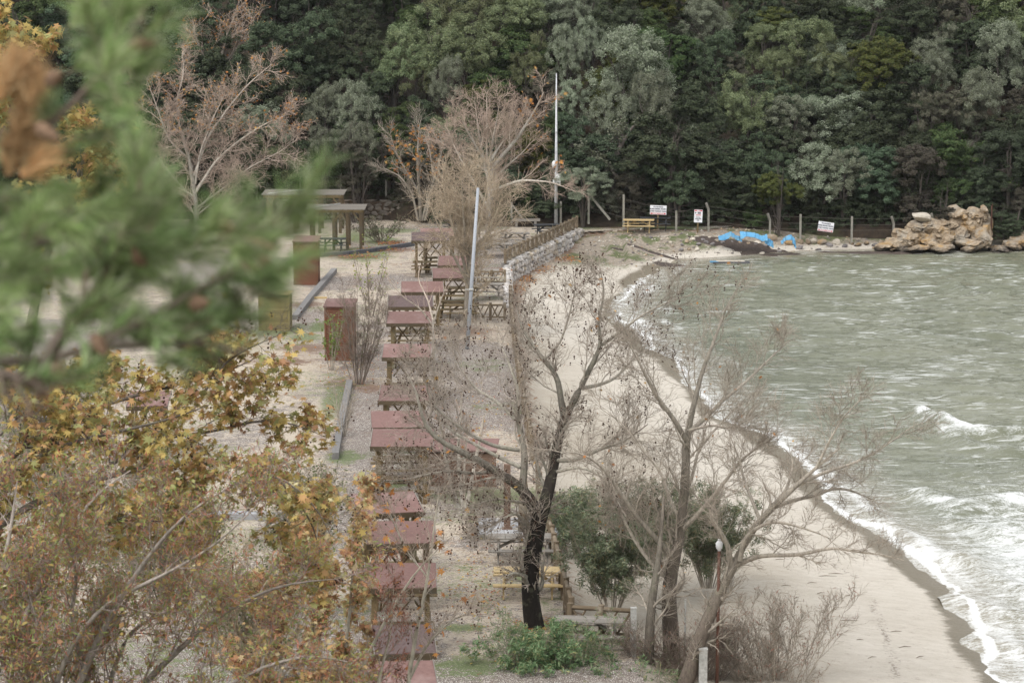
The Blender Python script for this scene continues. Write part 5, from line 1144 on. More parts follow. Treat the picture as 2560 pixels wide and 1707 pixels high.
tree('pale_tree', 'pale barked spreading bare tree reaching up to the tall grey pole', fan(1217, 628, 225, 9, 150, .19, 5) + [([(1230, 420), (1290, 350), (1330, 290), (1360, 230)], [.12, .1, .06, .02], (0, -1)), ([(1220, 480), (1300, 450), (1380, 455), (1440, 480)], [.09, .07, .04, .015], (0, -1.5))], S(1217, 628).y, PB_PALE, 37, [(10, .2, .65, 1.8, .4, 8, .16, .08, .013), (9, .1, .65, .9, .5, 6, .2, .05, .010), (6, .1, .6, .5, .6, 4, .2, .03, .008)],
     leaf=[(70, .22, ORG, 'lobed', lambda X, Y: (X > 1300) & (Y < 430), .5)])
tree('slim_tree', 'slim multi stemmed bare tree with a patch of orange leaves near the rubble wall', [([(1052, 552), (1048, 480), (1043, 400), (1047, 320), (1055, 290)], [.13, .1, .07, .03, .012], (0, 0)), ([(1055, 552), (1075, 480), (1100, 400), (1110, 350)], [.1, .07, .04, .015], (0, .4)), ([(1045, 552), (1030, 480), (1000, 440), (960, 420)], [.08, .06, .04, .015], (0, -.4)),
     ([(1048, 480), (1010, 420), (985, 370), (975, 330)], [.06, .05, .03, .01], (0, .3)), ([(1062, 552), (1085, 450), (1075, 380), (1060, 330)], [.08, .06, .04, .015], (0, .8))], 178.5, PB_GREY, 41, [(10, .2, .6, 1.5, .4, 6, .12, .12, .013), (9, .1, .6, .8, .5, 5, .18, .08, .010), (4, .1, .6, .4, .5, 4, .18, .08, .008)],
     leaf=[(260, .22, ORG, 'lobed', lambda X, Y: (Y > 315) & (Y < 440) & (X > 970) & (X < 1110), .5)])
BT = (14, .15, .75, 2.6, .4, 8, .16, .03, .016), (11, .08, .7, 1.15, .5, 6, .2, .03, .012), (7, .08, .65, .55, .6, 4, .22, .02, .010)
tree('big_bare_tree', 'big spreading bare tree with thin rusty leaves behind the blurred pine', [([(490, 600), (492, 520), (480, 440), (470, 380), (455, 330)], [.3, .26, .22, .16, .12], (0, 0)),
     ([(490, 480), (540, 400), (600, 350), (660, 310), (725, 285)], [.16, .13, .1, .06, .02], (0, -1)), ([(485, 440), (520, 340), (570, 270), (620, 210), (680, 160)], [.15, .12, .09, .06, .02], (0, 1)), ([(480, 420), (450, 330), (440, 250), (460, 190), (455, 120)], [.14, .12, .09, .06, .02], (0, 2)), ([(475, 400), (420, 350), (400, 290), (375, 220), (350, 160)], [.12, .1, .07, .05, .02], (0, -1)),
     ([(492, 520), (560, 470), (620, 420), (700, 380), (740, 350)], [.12, .1, .07, .05, .02], (0, -2)), ([(490, 540), (540, 500), (580, 470), (600, 430)], [.1, .08, .05, .02], (0, -1)), ([(485, 500), (430, 440), (400, 400), (380, 380)], [.1, .08, .05, .02], (0, 1.5)), ([(488, 460), (500, 380), (530, 300), (560, 240)], [.12, .1, .07, .02], (0, 0))], 177.5, PB_PALE, 43, BT, thin=.6,
     leaf=[(900, .15, ORG + AUT[2:3], 'lobed', lambda X, Y: (Y < 330), .5)])
tree('upper_bare_tree', 'bare tree with sparse rusty leaves high up left at the top of the photo', [([(535, 260), (545, 180), (560, 120), (570, 70)], [.2, .15, .1, .03], (0, 0)), ([(545, 180), (600, 110), (640, 60)], [.1, .07, .02], (0, 1)), ([(540, 200), (500, 120), (480, 70)], [.1, .07, .02], (0, -1)), ([(550, 150), (570, 80), (590, 30)], [.1, .06, .02], (0, 0))], 190, PB_PALE, 47, BT[:2], thin=.6,
     leaf=[(600, .15, ORG + AUT[2:3], 'lobed', None, .5)])
# stems group and small trees in mid ground
Yg = S(1155, 1275).y
tree('grey_stems', 'clump of slanting grey bare stems in front of the low brown hut', [([(1150, 1275), (1130, 1220), (1115, 1150), (1108, 1090), (1090, 1020)], [.09, .07, .06, .05, .03], (0, 0)), ([(1158, 1275), (1150, 1200), (1145, 1120), (1150, 1060), (1155, 980)], [.08, .07, .06, .05, .03], (0, .2)), ([(1165, 1275), (1175, 1220), (1185, 1170), (1195, 1120), (1210, 1040)], [.08, .065, .055, .045, .03], (0, -.2)), ([(1162, 1275), (1160, 1200), (1162, 1130), (1175, 1050)], [.05, .04, .035, .02], (0, .3))],
     Yg, PB_PALE, 53, [(8, .3, .6, .9, .4, 6, .15, .15, .006), (5, .1, .6, .5, .5, 5, .2, .08, .004)], leaf=[(30, .12, ORG, 'lobed', None, .4)])
tree('young_bare_tree', 'young bare tree with pale forked twigs in front of the two mid row red roofs', [([(1092, 1010), (1086, 930), (1084, 860), (1082, 800)], [.08, .065, .055, .045], (0, 0)), ([(1083, 815), (1050, 770), (1010, 745), (970, 700)], [.04, .03, .02, .008], (0, -.4)), ([(1083, 810), (1095, 770), (1110, 730), (1125, 690)], [.035, .028, .018, .008], (0, .3)), ([(1083, 805), (1070, 750), (1045, 700), (1050, 660)], [.035, .028, .018, .008], (0, .5))],
     S(1092, 1010).y, PB_PALE, 59, [(7, .2, .6, .9, .4, 6, .14, .12, .006), (5, .1, .6, .45, .5, 5, .2, .08, .004)])
def bush(name, label, x, yb, hpx, wpx, n_, pal, seed, gens, leaf=None, z=0.0, r0=.03, cat='bush', Y=None):
    rr = random.Random(seed); L = []
    for i in range(n_):
        f = rr.uniform(-1, 1); g = rr.uniform(.7, 1); L.append(([(x + f * wpx * .08, yb), (x + f * wpx * .22, yb - hpx * .35 * g), (x + f * wpx * .4, yb - hpx * .7 * g), (x + f * wpx * .5, yb - hpx * g)], [r0, r0 * .8, r0 * .5, r0 * .2], (rr.uniform(-.2, .2), rr.uniform(-.8, .8))))
    L = [(p, [q * .65 for q in r__], d) for p, r__, d in L]
    return tree(name, label, L, Y or S(x, yb, z).y, pal, seed, gens, leaf=leaf, trunk_name='stems', nside=5, kpt=8, cat=cat)
G3 = [(7, .2, .5, .7, .5, 6, .15, .15, .005), (5, .1, .5, .4, .5, 4, .2, .1, .0035)]
bush('bare_bush', 'big rounded bare bush right of the tall slatted cabin', 895, 960, 260, 190, 18, PB_DARK, 61, [(9, .1, .6, .8, .5, 6, .15, .12, .006), (7, .1, .6, .45, .5, 4, .2, .1, .005), (4, .1, .6, .25, .5, 4, .2, .1, .004)], leaf=[(500, .07, [(3, (.15, .15, .09)), (2, (.10, .12, .05))], 'quad', None, .3)])
bush('sapling', 'thin sapling with a few lime leaves on the open gravel', 925, 790, 200, 110, 6, PB_DARK, 67, [(6, .2, .5, .6, .5, 5, .12, .2, .006), (3, .2, .5, .3, .5, 4, .15, .1, .005)], leaf=[(260, .10, LIME, 'quad', None, .3)])
bush('creeper', 'lime green creeper climbing the tall slatted cabin', 828, 925, 150, 80, 9, PB_GREY, 68, [(5, .2, .6, .4, .5, 5, .2, .1, .005)], leaf=[(420, .12, [(3, (.14, .20, .05)), (2, (.20, .26, .07))], 'quad', None, .3)])
bush('dry_bush', 'low olive grey bush on the lawn beside the pergola posts', 955, 605, 62, 220, 20, PB_DARK, 69, [(8, .1, .6, .6, .5, 5, .15, .1, .010)], leaf=[(1400, .09, [(3, (.12, .125, .075)), (2, (.08, .09, .05))], 'quad', None, .3)])
bush('dry_bush', 'sparse brown bush along the grey kerb beam at left', 858, 1090, 130, 60, 8, PB_GREY, 70, G3)
# red leaved twig shrub at the bottom right, brown thicket, dry hedge bottom centre
bush('red_tipped_shrub', 'bare shrub with hanging rusty pods at the bottom, right of the lamp pipe', 1935, 1790, 290, 420, 22, PB_GREY, 71, [(10, .15, .6, .95, .5, 6, .15, .12, .007), (8, .1, .6, .5, .5, 5, .2, .06, .005), (4, .1, .55, .25, .5, 4, .2, .04, .004)], leaf=[(900, .07, RED, 'long', None, 1.5)], z=-.3, Y=74.4)
bush('twiggy_thicket', 'tangled grey brown thicket around the trunks at the bottom', 1700, 1800, 230, 330, 34, PB_DARK, 73, [(9, .1, .7, .8, .5, 6, .18, .1, .007), (7, .1, .6, .45, .5, 5, .2, .06, .005), (4, .1, .6, .25, .5, 4, .2, .06, .004)], leaf=[(2600, .06, [(2, (.16, .08, .05)), (3, (.10, .12, .06))], 'long', None, .8)], z=-.2, Y=74.6)
# oleanders: leafy shrubs with long narrow leaves
OLE = [(5, (.115, .175, .08)), (4, (.16, .22, .11)), (3, (.22, .27, .15)), (2, (.28, .25, .13))]; OLD = [(5, (.14, .175, .105)), (4, (.19, .23, .14)), (3, (.26, .28, .19)), (2, (.30, .27, .15))]
def oleander(label, x, yb, hpx, wpx, seed, cnt, Y, pal=OLE, n_=16, size=.075):
    r = np.random.default_rng(seed + 1000)
    root, tips, O = _ole(label, x, yb, hpx, wpx, seed, cnt // 3, Y, pal, n_, size)
    c0 = SY(x, yb - hpx * .60, Y) - O; s = Y / FPX; rx, rz = wpx * s * .5, hpx * s * .42; k = 170
    d = unitv(r.normal(size=(k, 3))) * r.uniform(.1, 1.0, (k, 1)) ** .7 * np.array([rx * 1.2, rx, rz * 1.05]) * r.uniform(.75, 1.2, (k, 1)); n2 = max(40, int(cnt * .7) // k)
    C = (d[:, None] + unitv(r.normal(size=(k, n2, 3))) * (r.uniform(0, 1, (k, n2, 1)) ** .5) * .2 + np.array(c0)).reshape(-1, 3)
    o = link('foliage', leaves('foliage', C, size * 1.05, pal, r, 'long', 'leaf', .3, aspect=1.4), root); o['kind'] = 'stuff'; return root
def _ole(label, x, yb, hpx, wpx, seed, cnt, Y, pal, n_, size):
    return bush('oleander_bush', label, x, yb, hpx, wpx, n_, PB_GREY, seed, [(9, .1, .7, .62, .5, 5, .15, .1, .005), (7, .1, .6, .36, .5, 4, .18, .05, .004)], leaf=[(cnt, size, pal, 'long', None, -.3)], Y=Y, cat='bush')
oleander('bright green oleander bush at the bottom under the black trunk', 1365, 1830, 290, 380, 81, 26000, 74, n_=34)
oleander('leafy oleander at the bottom right of the nearest grey table', 1570, 1850, 190, 260, 82, 7000, 73.2, n_=24)
oleander('drooping oleander with yellowish leaves right of the slanting log fence', 1530, 1530, 240, 230, 83, 16000, 79.5, OLD)
oleander('dark oleander bush right behind the log fence top', 1440, 1400, 180, 170, 84, 13000, 88, OLD)
oleander('dark dense oleander behind the grey bare trunks', 1770, 1470, 250, 230, 85, 20000, 84, OLD, 20)
oleander('greyish oleander crown hanging over the sand between the bare trees', 1620, 1440, 230, 230, 86, 16000, 82, OLD)

# ------------------------------------------------------------------ foreground autumn trees at left (35 to 60 m away)
def tree_thin(name, label, limbs, *a, **k): return tree(name, label, [(p, [q * .62 for q in rr_], d) for p, rr_, d in limbs], *a, **k)
YA = 46.0
GA = [(10, .05, .8, .95, .45, 7, .2, -.02, .005), (8, .08, .8, .5, .5, 5, .22, -.05, .0035), (4, .15, .7, .24, .6, 4, .25, -.05, .0025)]
d2 = lambda *a: [(x * K, y * K) for x, y in a]
rA, tipsA, OA = tree_thin('autumn_plane_tree', 'yellow brown leaved plane tree arching across the left side in front of the yard', [
    (d2((-160, 1750), (-120, 1500), (-80, 1300), (-30, 1180), (20, 1080)), [.3, .26, .2, .16, .12], (0, 0)),
    (d2((-60, 1250), (60, 1160), (180, 1110), (290, 1082), (420, 1058), (560, 1072), (660, 1095), (730, 1150), (760, 1230)), [.12, .10, .085, .07, .055, .045, .03, .02, .008], (0, -1)),
    (d2((200, 1105), (300, 1035), (350, 1005), (430, 1000), (520, 985), (600, 960), (690, 975), (740, 1000)), [.07, .06, .055, .045, .035, .03, .018, .008], (0, .5)),
    (d2((-20, 1110), (60, 1010), (180, 950), (300, 910), (420, 880), (540, 850), (600, 815)), [.1, .08, .065, .05, .035, .02, .008], (0, 1.2)),
    (d2((-40, 1150), (60, 1060), (180, 1010), (300, 985), (400, 960), (480, 930)), [.08, .07, .055, .04, .025, .01], (0, -1.5)),
    (d2((-60, 1350), (60, 1280), (180, 1210), (300, 1190), (400, 1200)), [.1, .08, .05, .03, .012], (0, 1)),
    (d2((350, 1058), (400, 1110), (420, 1150), (430, 1190)), [.04, .03, .02, .01], (-.5, -1)), (d2((620, 1085), (680, 1140), (720, 1210), (740, 1290)), [.035, .03, .02, .01], (-.5, .5)),
    (d2((470, 900), (520, 830), (570, 800), (640, 770)), [.03, .025, .018, .008], (0, -.5)), (d2((420, 870), (460, 800), (500, 760), (530, 735)), [.03, .025, .018, .008], (0, .8)),
    (d2((0, 1000), (60, 940), (160, 900), (240, 880)), [.03, .025, .018, .008], (0, .8))],
    YA, [(.003, (.12, .10, .085)), (.03, (.17, .145, .125)), (.3, (.13, .11, .095))], 91, GA, ball=420,
    leaf=[(8600, .145, AUT, 'lobed', lambda X, Y: (X < 830) & (X > -60) & (Y > 840 - .0 * X), .6)])
# single leaves near the rim of the crown, each a leaf of its own
r_ = np.random.default_rng(5); LM = []
for s in range(6):
    me = leaves('leaf', np.zeros((1, 3)), .15, [AUT[s % 5]], r_, 'lobed', 'dryleaf'); LM.append(me)
T = tipsA[:, -1]; T = T[r_.choice(len(T), 240, replace=False)]
for p in T:
    o = link('leaf', LM[r_.integers(6)], rA, p); o.rotation_euler = r_.uniform(-1, 1, 3) * (1.2, 1.2, 3); o.scale = [r_.uniform(.8, 1.3)] * 3
tree_thin('autumn_plane_tree', 'golden leaved tree crown showing between the pine sprays at upper left', [
    (d2((40, 900), (100, 600), (160, 450), (200, 350), (215, 270)), [.2, .14, .1, .06, .02], (0, 0)), (d2((150, 480), (215, 400), (250, 330), (262, 290)), [.06, .05, .03, .012], (0, 1)), (d2((120, 560), (180, 470), (190, 400), (180, 300)), [.06, .05, .03, .012], (0, -1)), (d2((170, 470), (230, 430), (260, 400), (270, 340)), [.05, .04, .03, .01], (0, 0)),
    (d2((-60, 500), (-20, 300), (10, 180), (40, 90)), [.12, .1, .06, .02], (0, 0)), (d2((-40, 400), (20, 260), (50, 180), (70, 110)), [.07, .06, .04, .01], (0, 1)), (d2((-60, 380), (-20, 250), (0, 160), (10, 90)), [.07, .06, .04, .01], (0, -1)), (d2((-40, 560), (40, 480), (120, 430), (170, 440)), [.07, .06, .04, .01], (0, -1))],
    56, [(.003, (.12, .10, .085)), (.03, (.17, .145, .125)), (.3, (.13, .11, .095))], 93, [(7, .3, .6, .9, .45, 6, .2, .05, .004), (6, .2, .7, .45, .5, 5, .22, 0, .003)], leaf=[(3600, .17, AUT[:4], 'lobed', lambda X, Y: (X < 330), .4)])
tree_thin('ailanthus_tree', 'tree with rusty hanging seed bunches and lime leaflets filling the bottom left corner', [
    (d2((120, 1800), (180, 1560), (260, 1400), (330, 1290), (420, 1180), (560, 1100)), [.13, .1, .075, .055, .035, .012], (0, -1)), (d2((-40, 1750), (20, 1560), (60, 1400), (140, 1240), (230, 1120), (300, 1080)), [.13, .1, .07, .05, .03, .012], (0, .5)), (d2((200, 1800), (300, 1600), (420, 1480), (520, 1400), (640, 1340), (760, 1330)), [.11, .09, .07, .05, .03, .012], (0, 0)),
    (d2((330, 1850), (400, 1700), (480, 1600), (600, 1530), (720, 1500), (800, 1520)), [.1, .08, .06, .045, .03, .012], (0, -1)), (d2((0, 1850), (-30, 1600), (-20, 1400), (20, 1250), (40, 1100)), [.12, .1, .07, .05, .015], (0, 1)), (d2((200, 1560), (160, 1420), (180, 1320), (140, 1200), (150, 1100)), [.06, .05, .04, .03, .01], (0, -1.4)),
    (d2((90, 1700), (150, 1500), (240, 1380), (360, 1330), (500, 1250), (600, 1150)), [.08, .06, .05, .04, .025, .01], (0, -1.6)), (d2((260, 1700), (250, 1560), (300, 1440), (400, 1400), (480, 1330)), [.07, .06, .04, .03, .01], (0, 1)), (d2((100, 1650), (60, 1540), (90, 1440), (60, 1340)), [.07, .06, .04, .01], (0, 0))],
    40, [(.003, (.36, .28, .25)), (.012, (.40, .34, .30)), (.04, (.38, .34, .30)), (.2, (.2, .165, .14))], 97, [(14, .06, .75, 1.1, .4, 7, .14, .10, .005), (11, .06, .7, .6, .5, 6, .18, .06, .0048), (5, .1, .6, .28, .6, 4, .2, .02, .0038)],
    leaf=[(12000, .06, [(3, (.38, .145, .09)), (3, (.42, .21, .14)), (2, (.28, .14, .11))], 'long', None, 2.5), (14000, .06, [(4, (.30, .36, .11)), (3, (.22, .30, .09)), (2, (.38, .36, .12)), (2, (.40, .30, .12))], 'long', None, .3), (2400, .08, AUT, 'quad', None, .4)])
tree_thin('yellow_sapling_tree', 'slender young plane with pale stems and yellow leaves in front of the nearest roofs', [
    (d2((930, 1900), (930, 1620), (950, 1480), (985, 1320), (1000, 1180), (1010, 1120)), [.10, .08, .06, .045, .025, .01], (0, 0)), (d2((780, 1900), (800, 1600), (880, 1430), (960, 1300), (1040, 1230)), [.09, .07, .05, .03, .01], (0, -.6)), (d2((700, 1850), (715, 1600), (720, 1400), (725, 1250), (735, 1160)), [.09, .07, .05, .03, .01], (0, .6)),
    (d2((640, 1850), (650, 1600), (640, 1420), (660, 1300), (690, 1200)), [.09, .07, .05, .03, .01], (0, 1)), (d2((720, 1800), (770, 1600), (800, 1450), (810, 1300), (830, 1200)), [.08, .065, .05, .03, .01], (0, -1)), (d2((940, 1560), (980, 1480), (1040, 1420), (1100, 1400)), [.05, .04, .025, .01], (0, -.4)), (d2((985, 1330), (930, 1260), (900, 1190), (880, 1140)), [.03, .025, .02, .008], (0, .4)),
    (d2((850, 1700), (870, 1560), (900, 1440), (905, 1330)), [.06, .05, .03, .01], (0, .4)), (d2((560, 1850), (580, 1650), (610, 1500), (600, 1380)), [.08, .06, .04, .01], (0, .4))],
    52, [(.003, (.40, .33, .27)), (.012, (.42, .38, .31)), (.04, (.40, .37, .30)), (.2, (.26, .24, .19))], 99, [(12, .1, .55, .9, .4, 7, .12, .14, .006), (8, .1, .55, .45, .5, 5, .16, .05, .004), (4, .2, .6, .22, .6, 4, .2, -.1, .003)], ball=330,
    leaf=[(5200, .13, [(4, (.48, .33, .16)), (3, (.52, .43, .25)), (2, (.38, .35, .17)), (3, (.46, .25, .14))], 'lobed', lambda X, Y: (X < 930) & (Y > 1180), .6), (90, .14, ORG, 'lobed', lambda X, Y: X > 900, .5), (5500, .065, RED, 'long', lambda X, Y: (Y > 1380) & (X < 1020), 2), (900, .08, LIME, 'quad', lambda X, Y: (Y > 1300) & (X < 900), .3)])

for i_, (x_, yb_, h_, w_, Yb, nm) in enumerate([(150, 1750, 420, 420, 56, 'grey green thicket filling the very corner at bottom left'), (420, 1560, 300, 300, 66, 'grey green thicket behind the white slab step'), (650, 1750, 400, 320, 58, 'straw coloured thicket left of the nearest red roofs'), (230, 1400, 300, 460, 64, 'brownish thicket under the arching yellow plane'), (760, 1440, 260, 160, 78, 'olive thicket left of the skewed red roof'), (90, 1180, 260, 300, 72, 'dark thicket below the hanging pine cones')]):
    bush('thicket', nm, x_, yb_, h_, w_, 26, PB_TAN if i_ == 2 else PB_GREY, 200 + i_, [(8, .1, .6, 1.0, .5, 6, .16, .12, .007), (6, .1, .6, .5, .5, 5, .2, .08, .005), (3, .1, .6, .25, .5, 4, .2, .05, .004)], leaf=[(3800, .07, [(4, (.17, .20, .10)), (3, (.24, .25, .14)), (2, (.30, .22, .11)), (2, (.10, .13, .06))], 'quad', None, .4)], Y=Yb)

# ------------------------------------------------------------------ blurred pine close to the camera
YP = 6.5
rp = np.random.default_rng(12)
O = Vector((-1.55, YP + .2, 17.0)); pine = empty('pine_tree', O)
link('trunk', tube_mesh('trunk', [(0, 0, -1.5), (.03, 0, 0), (-.02, .05, 1.6), (0, 0, 3.8)], [.16, .14, .12, .10], M['drift'], 12), pine)
def pl3(*pts): return [SY(x * K, y * K, Y) - O for x, y, Y in pts]
br = [pl3((-420, 760, 6.7), (-60, 830, 6.5), (110, 832, 6.4), (230, 795, 6.4), (320, 740, 6.4), (450, 670, 6.4), (560, 610, 6.5), (640, 560, 6.5)),
      pl3((-420, 500, 6.8), (-60, 420, 6.7), (60, 330, 6.6), (150, 260, 6.6), (230, 170, 6.6), (300, 90, 6.6), (330, 20, 6.7)),
      pl3((100, 832, 6.4), (150, 740, 6.4), (220, 660, 6.5), (280, 560, 6.5), (310, 480, 6.5), (325, 410, 6.5)),
      pl3((-200, 700, 6.8), (-20, 600, 6.7), (120, 540, 6.7), (260, 560, 6.6), (420, 560, 6.6), (560, 560, 6.6), (650, 520, 6.6), (700, 470, 6.6)),
      pl3((230, 795, 6.4), (330, 790, 6.4), (430, 790, 6.4), (500, 760, 6.5), (570, 700, 6.5)),
      pl3((-100, 830, 6.4), (20, 860, 6.3), (80, 880, 6.3), (110, 900, 6.3))]
Ps, Rs = zip(*[resample(b, [.013, .010, .007, .004], 20) for b in br])
Pp, Rp = np.stack(Ps), np.stack(Rs)
s1, r1 = spawn(rp, Pp, Rp, 11, .22, 1, .7, .15, .6, 6, .12, .02, rmin=.0025, taper=.7)
s2, r2 = spawn(rp, s1, r1, 2, .3, .9, .7, .085, .7, 5, .12, .05, rmin=.002, taper=.7)
pal_ = [(.002, (.20, .14, .10)), (.02, (.17, .14, .12))]
link('branches', limbs_mesh('branches', [(Pp, Rp, 8), (s1, r1, 6), (s2, r2, 5)], pal_, rp), pine)
def needles(Pw, per, L, pals, ang=(.35, .95), name='needles'):
    vary = rp.uniform(.55, 1.6, len(Pw))
    idx = np.repeat(np.arange(len(Pw)), per); k = Pw.shape[1]; t = rp.uniform(.15, 1, len(idx)) * (k - 1); i = np.minimum(t.astype(int), k - 2); f = (t - i)[:, None]
    p0 = Pw[idx, i] * (1 - f) + Pw[idx, i + 1] * f; tg = unitv(Pw[idx, i + 1] - Pw[idx, i]); rn = rp.normal(size=tg.shape); pe = unitv(rn - (rn * tg).sum(1, keepdims=True) * tg)
    a = rp.uniform(*ang, len(idx))[:, None]; d = unitv(tg * np.cos(a) + pe * np.sin(a)); l = (L * rp.uniform(.7, 1.2, len(idx)))[:, None]; sd = unitv(np.cross(d, rp.normal(size=d.shape))) * .0011
    tip = p0 + d * l + np.array(O) - np.array([0, 0, HC]); f_ = tip @ CF; X_ = (1280 + FPX * tip[:, 0] / f_) / K; Y_ = (853.5 - FPX * (tip @ CU) / f_) / K
    ok = Y_ < np.interp(X_, [-200, 0, 120, 300, 430, 560, 700, 760], [900, 880, 850, 900, 870, 770, 680, 560]) + rp.normal(size=len(Y_)) * 25; idx, p0, d, l, sd = idx[ok], p0[ok], d[ok], l[ok], sd[ok]
    V = np.stack([p0 - sd, p0 + sd, p0 + d * l * .55 + sd * .9 + [0, 0, -.002], p0 + d * l * .55 - sd * .9 + [0, 0, -.002], p0 + d * l + [0, 0, -.006]], 1); b = (np.arange(len(idx)) * 5)[:, None]
    pc = np.array([p[1] for p in pals]); wt = np.array([p[0] for p in pals], float); c = pc[rp.choice(len(pc), len(idx), p=wt / wt.sum())] * rp.uniform(.7, 1.3, (len(idx), 1)) * vary[idx][:, None]
    o = link(name, mesh_np(name, V.reshape(-1, 3), [b + np.array([[0, 1, 2, 3]]), b + np.array([[3, 2, 4]])], M['needle'], np.repeat(c, 5, 0)), pine); o['kind'] = 'stuff'; return o
GRN = [(4, (.21, .31, .11)), (3, (.30, .38, .17)), (2, (.10, .16, .055)), (2, (.38, .39, .26))]
needles(s1, 66, .085, GRN); needles(s2, 36, .08, GRN)
# tufts that hang free in the photo, each on a short shoot
sh = []; TUF = []
for x, y, dx, dy in [(60, 520, 60, -30), (20, 640, 50, 30), (200, 470, 40, -60), (260, 90, 30, -80), (330, 60, -20, -80), (200, 120, 40, -60), (300, 180, 40, -40), (320, 470, -10, -110), (325, 440, 5, -80), (620, 560, 100, -60), (640, 600, 90, -10), (560, 660, 90, 30), (620, 520, 90, -80), (480, 720, 100, 20), (400, 600, 100, -20), (90, 720, -20, 60), (180, 780, 40, 50), (340, 820, 80, 20), (450, 560, 60, -70), (520, 600, 80, -60), (150, 560, 60, -60), (30, 780, -40, 60), (250, 680, 60, -40), (350, 700, 80, 10), (100, 620, 70, -20), (10, 560, 50, -30)]:
    z = rp.uniform(6.2, 6.9); TUF.append((x, y, z, dx, dy)); p, q_ = pl3((x, y, z), (x + dx, y + dy, z + rp.uniform(-.05, .05)))
    sh.append(resample([p, (p + q_) / 2, q_], [.003, .002], 6)[0])
POLY = [(-60, 420), (120, 400), (300, 470), (420, 560), (520, 540), (640, 490), (700, 510), (680, 600), (580, 660), (500, 720), (400, 780), (300, 770), (180, 720), (60, 750), (-60, 780)]
POLY2 = [(130, 140), (160, 20), (240, -60), (400, -60), (370, 60), (330, 200), (350, 330), (310, 360), (240, 330), (200, 230)]
POLY3 = [(285, 470), (300, 350), (345, 340), (380, 480), (400, 620), (300, 640)]
rq = random.Random(9)
for PO, cnt in ((POLY, 62), (POLY2, 18), (POLY3, 8)):
    k_ = 0
    while k_ < cnt:
        x = rq.uniform(-60, 740); y = rq.uniform(-60, 900)
        if not inside(np.array([x]), np.array([y]), PO)[0]: continue
        k_ += 1; a_ = rq.gauss(-.25 if PO is POLY else -1.2, .55); l_ = rq.uniform(60, 110); z = rq.uniform(6.1, 7.2)
        p, q_ = pl3((x - math.cos(a_) * l_ * .8, y - math.sin(a_) * l_ * .8, z), (x + math.cos(a_) * l_ * .2, y + math.sin(a_) * l_ * .2, z + rq.uniform(-.05, .05))); sh.append(resample([p, (p + q_) / 2, q_], [.003, .002], 6)[0])
sh = np.array(sh); link('shoots', limbs_mesh('shoots', [(sh, np.full(sh.shape[:2], .0025), 5)], pal_, rp), pine); needles(sh, 140, .09, GRN)
dead = []
for x, y, dx, dy in [(10, 420, 30, -110), (30, 330, 40, -120), (60, 260, 20, -90), (-10, 250, 30, -80), (40, 420, 60, -60), (-20, 340, 80, -20), (20, 200, 20, -60)]:
    p, q_ = pl3((x, y, 6.5), (x + dx, y + dy, 6.55)); dead.append(resample([p, (p + q_) / 2, q_], [.003, .002], 6)[0])
dead = np.array(dead); o = needles(dead, 300, .08, [(4, (.46, .24, .145)), (2, (.38, .20, .12)), (1, (.46, .31, .2))]); o['label'] = 'dead orange brown needles'
# cones with overlapping scales
def cone_mesh():
    mb = MB(); ns = 10; rows = 9; vs = []; fs = []
    for i in range(rows + 1):
        t = i / rows; R = .021 * math.sin(math.pi * min(1, .12 + t * .9)) ** .7 * (1 - .25 * t) + .001
        for j in range(ns): a = (j + .5 * (i % 2)) * 2 * math.pi / ns; k = 1 + .28 * ((i + j) % 2); vs.append((R * k * math.cos(a), R * k * math.sin(a), t * .085))
    for i in range(rows):
        for j in range(ns): fs.append((i * ns + j, i * ns + (j + 1) % ns, (i + 1) * ns + (j + 1) % ns, (i + 1) * ns + j))
    fs += [tuple(range(ns))[::-1], tuple(range(rows * ns, rows * ns + ns))]
    return mb.add(vs, fs).mesh('pine_cone', M['cone'])
cmesh = cone_mesh()
for x, y, ex, ey in [(300, 110, 375, 95), (110, 190, 150, 165), (85, 290, 150, 330), (490, 510, 560, 535), (560, 555, 650, 575), (560, 610, 640, 590), (440, 700, 490, 690), (215, 770, 250, 830), (130, 835, 145, 895), (60, 870, 125, 925), (330, 605, 300, 560)]:
    p, q_ = pl3((x, y, 6.35), (ex, ey, 6.3)); o = link('cone', cmesh, pine, p); o.rotation_euler = (q_ - p).to_track_quat('Z', 'Y').to_euler(); o.scale = (.75, .75, max(.6, .8 * (q_ - p).length / .085))
tag(pine, 'green pine branch with brown cones, out of focus close to the camera at left', 'pine tree')

# fallen leaves lying on ground beside walls and under trees
def ground_leaves(label, spots, cnt, pals, seed, size=.085):
    r = np.random.default_rng(seed); C = []
    for (px, py, rx, ry, z) in spots:
        for _ in range(cnt // len(spots)):
            q = P(px + r.normal() * rx * .5, py + r.normal() * ry * .5, z); g = ground_z(q.x, q.y) if q.x > 0 and not inside(np.array([q.x]), np.array([q.y]), TERR)[0] else .02 + .03
            C.append((q.x, q.y, g + .012))
    C = np.array(C); O_ = C.mean(0); o = link('fallen_leaves', leaves('fallen_leaves', C - O_, size, pals, r, 'quad', 'dryleaf', flat=2.5), None, O_); tag(o, label, 'fallen leaves', kind='stuff')
ground_leaves('rusty fallen leaves along the foot of the pale stone wall', [(1185, 650, 25, 14, -.6), (1210, 630, 25, 10, -.6), (1245, 610, 25, 8, -.6), (1300, 590, 25, 6, -.6)], 1600, ORG + RED[:1], 3, .11)
ground_leaves('brown fallen leaves along the dark log kerb', [(870, 574, 60, 6, 0), (820, 590, 60, 6, 0), (900, 560, 40, 5, 0)], 900, RED + ORG[:1], 4, .12)
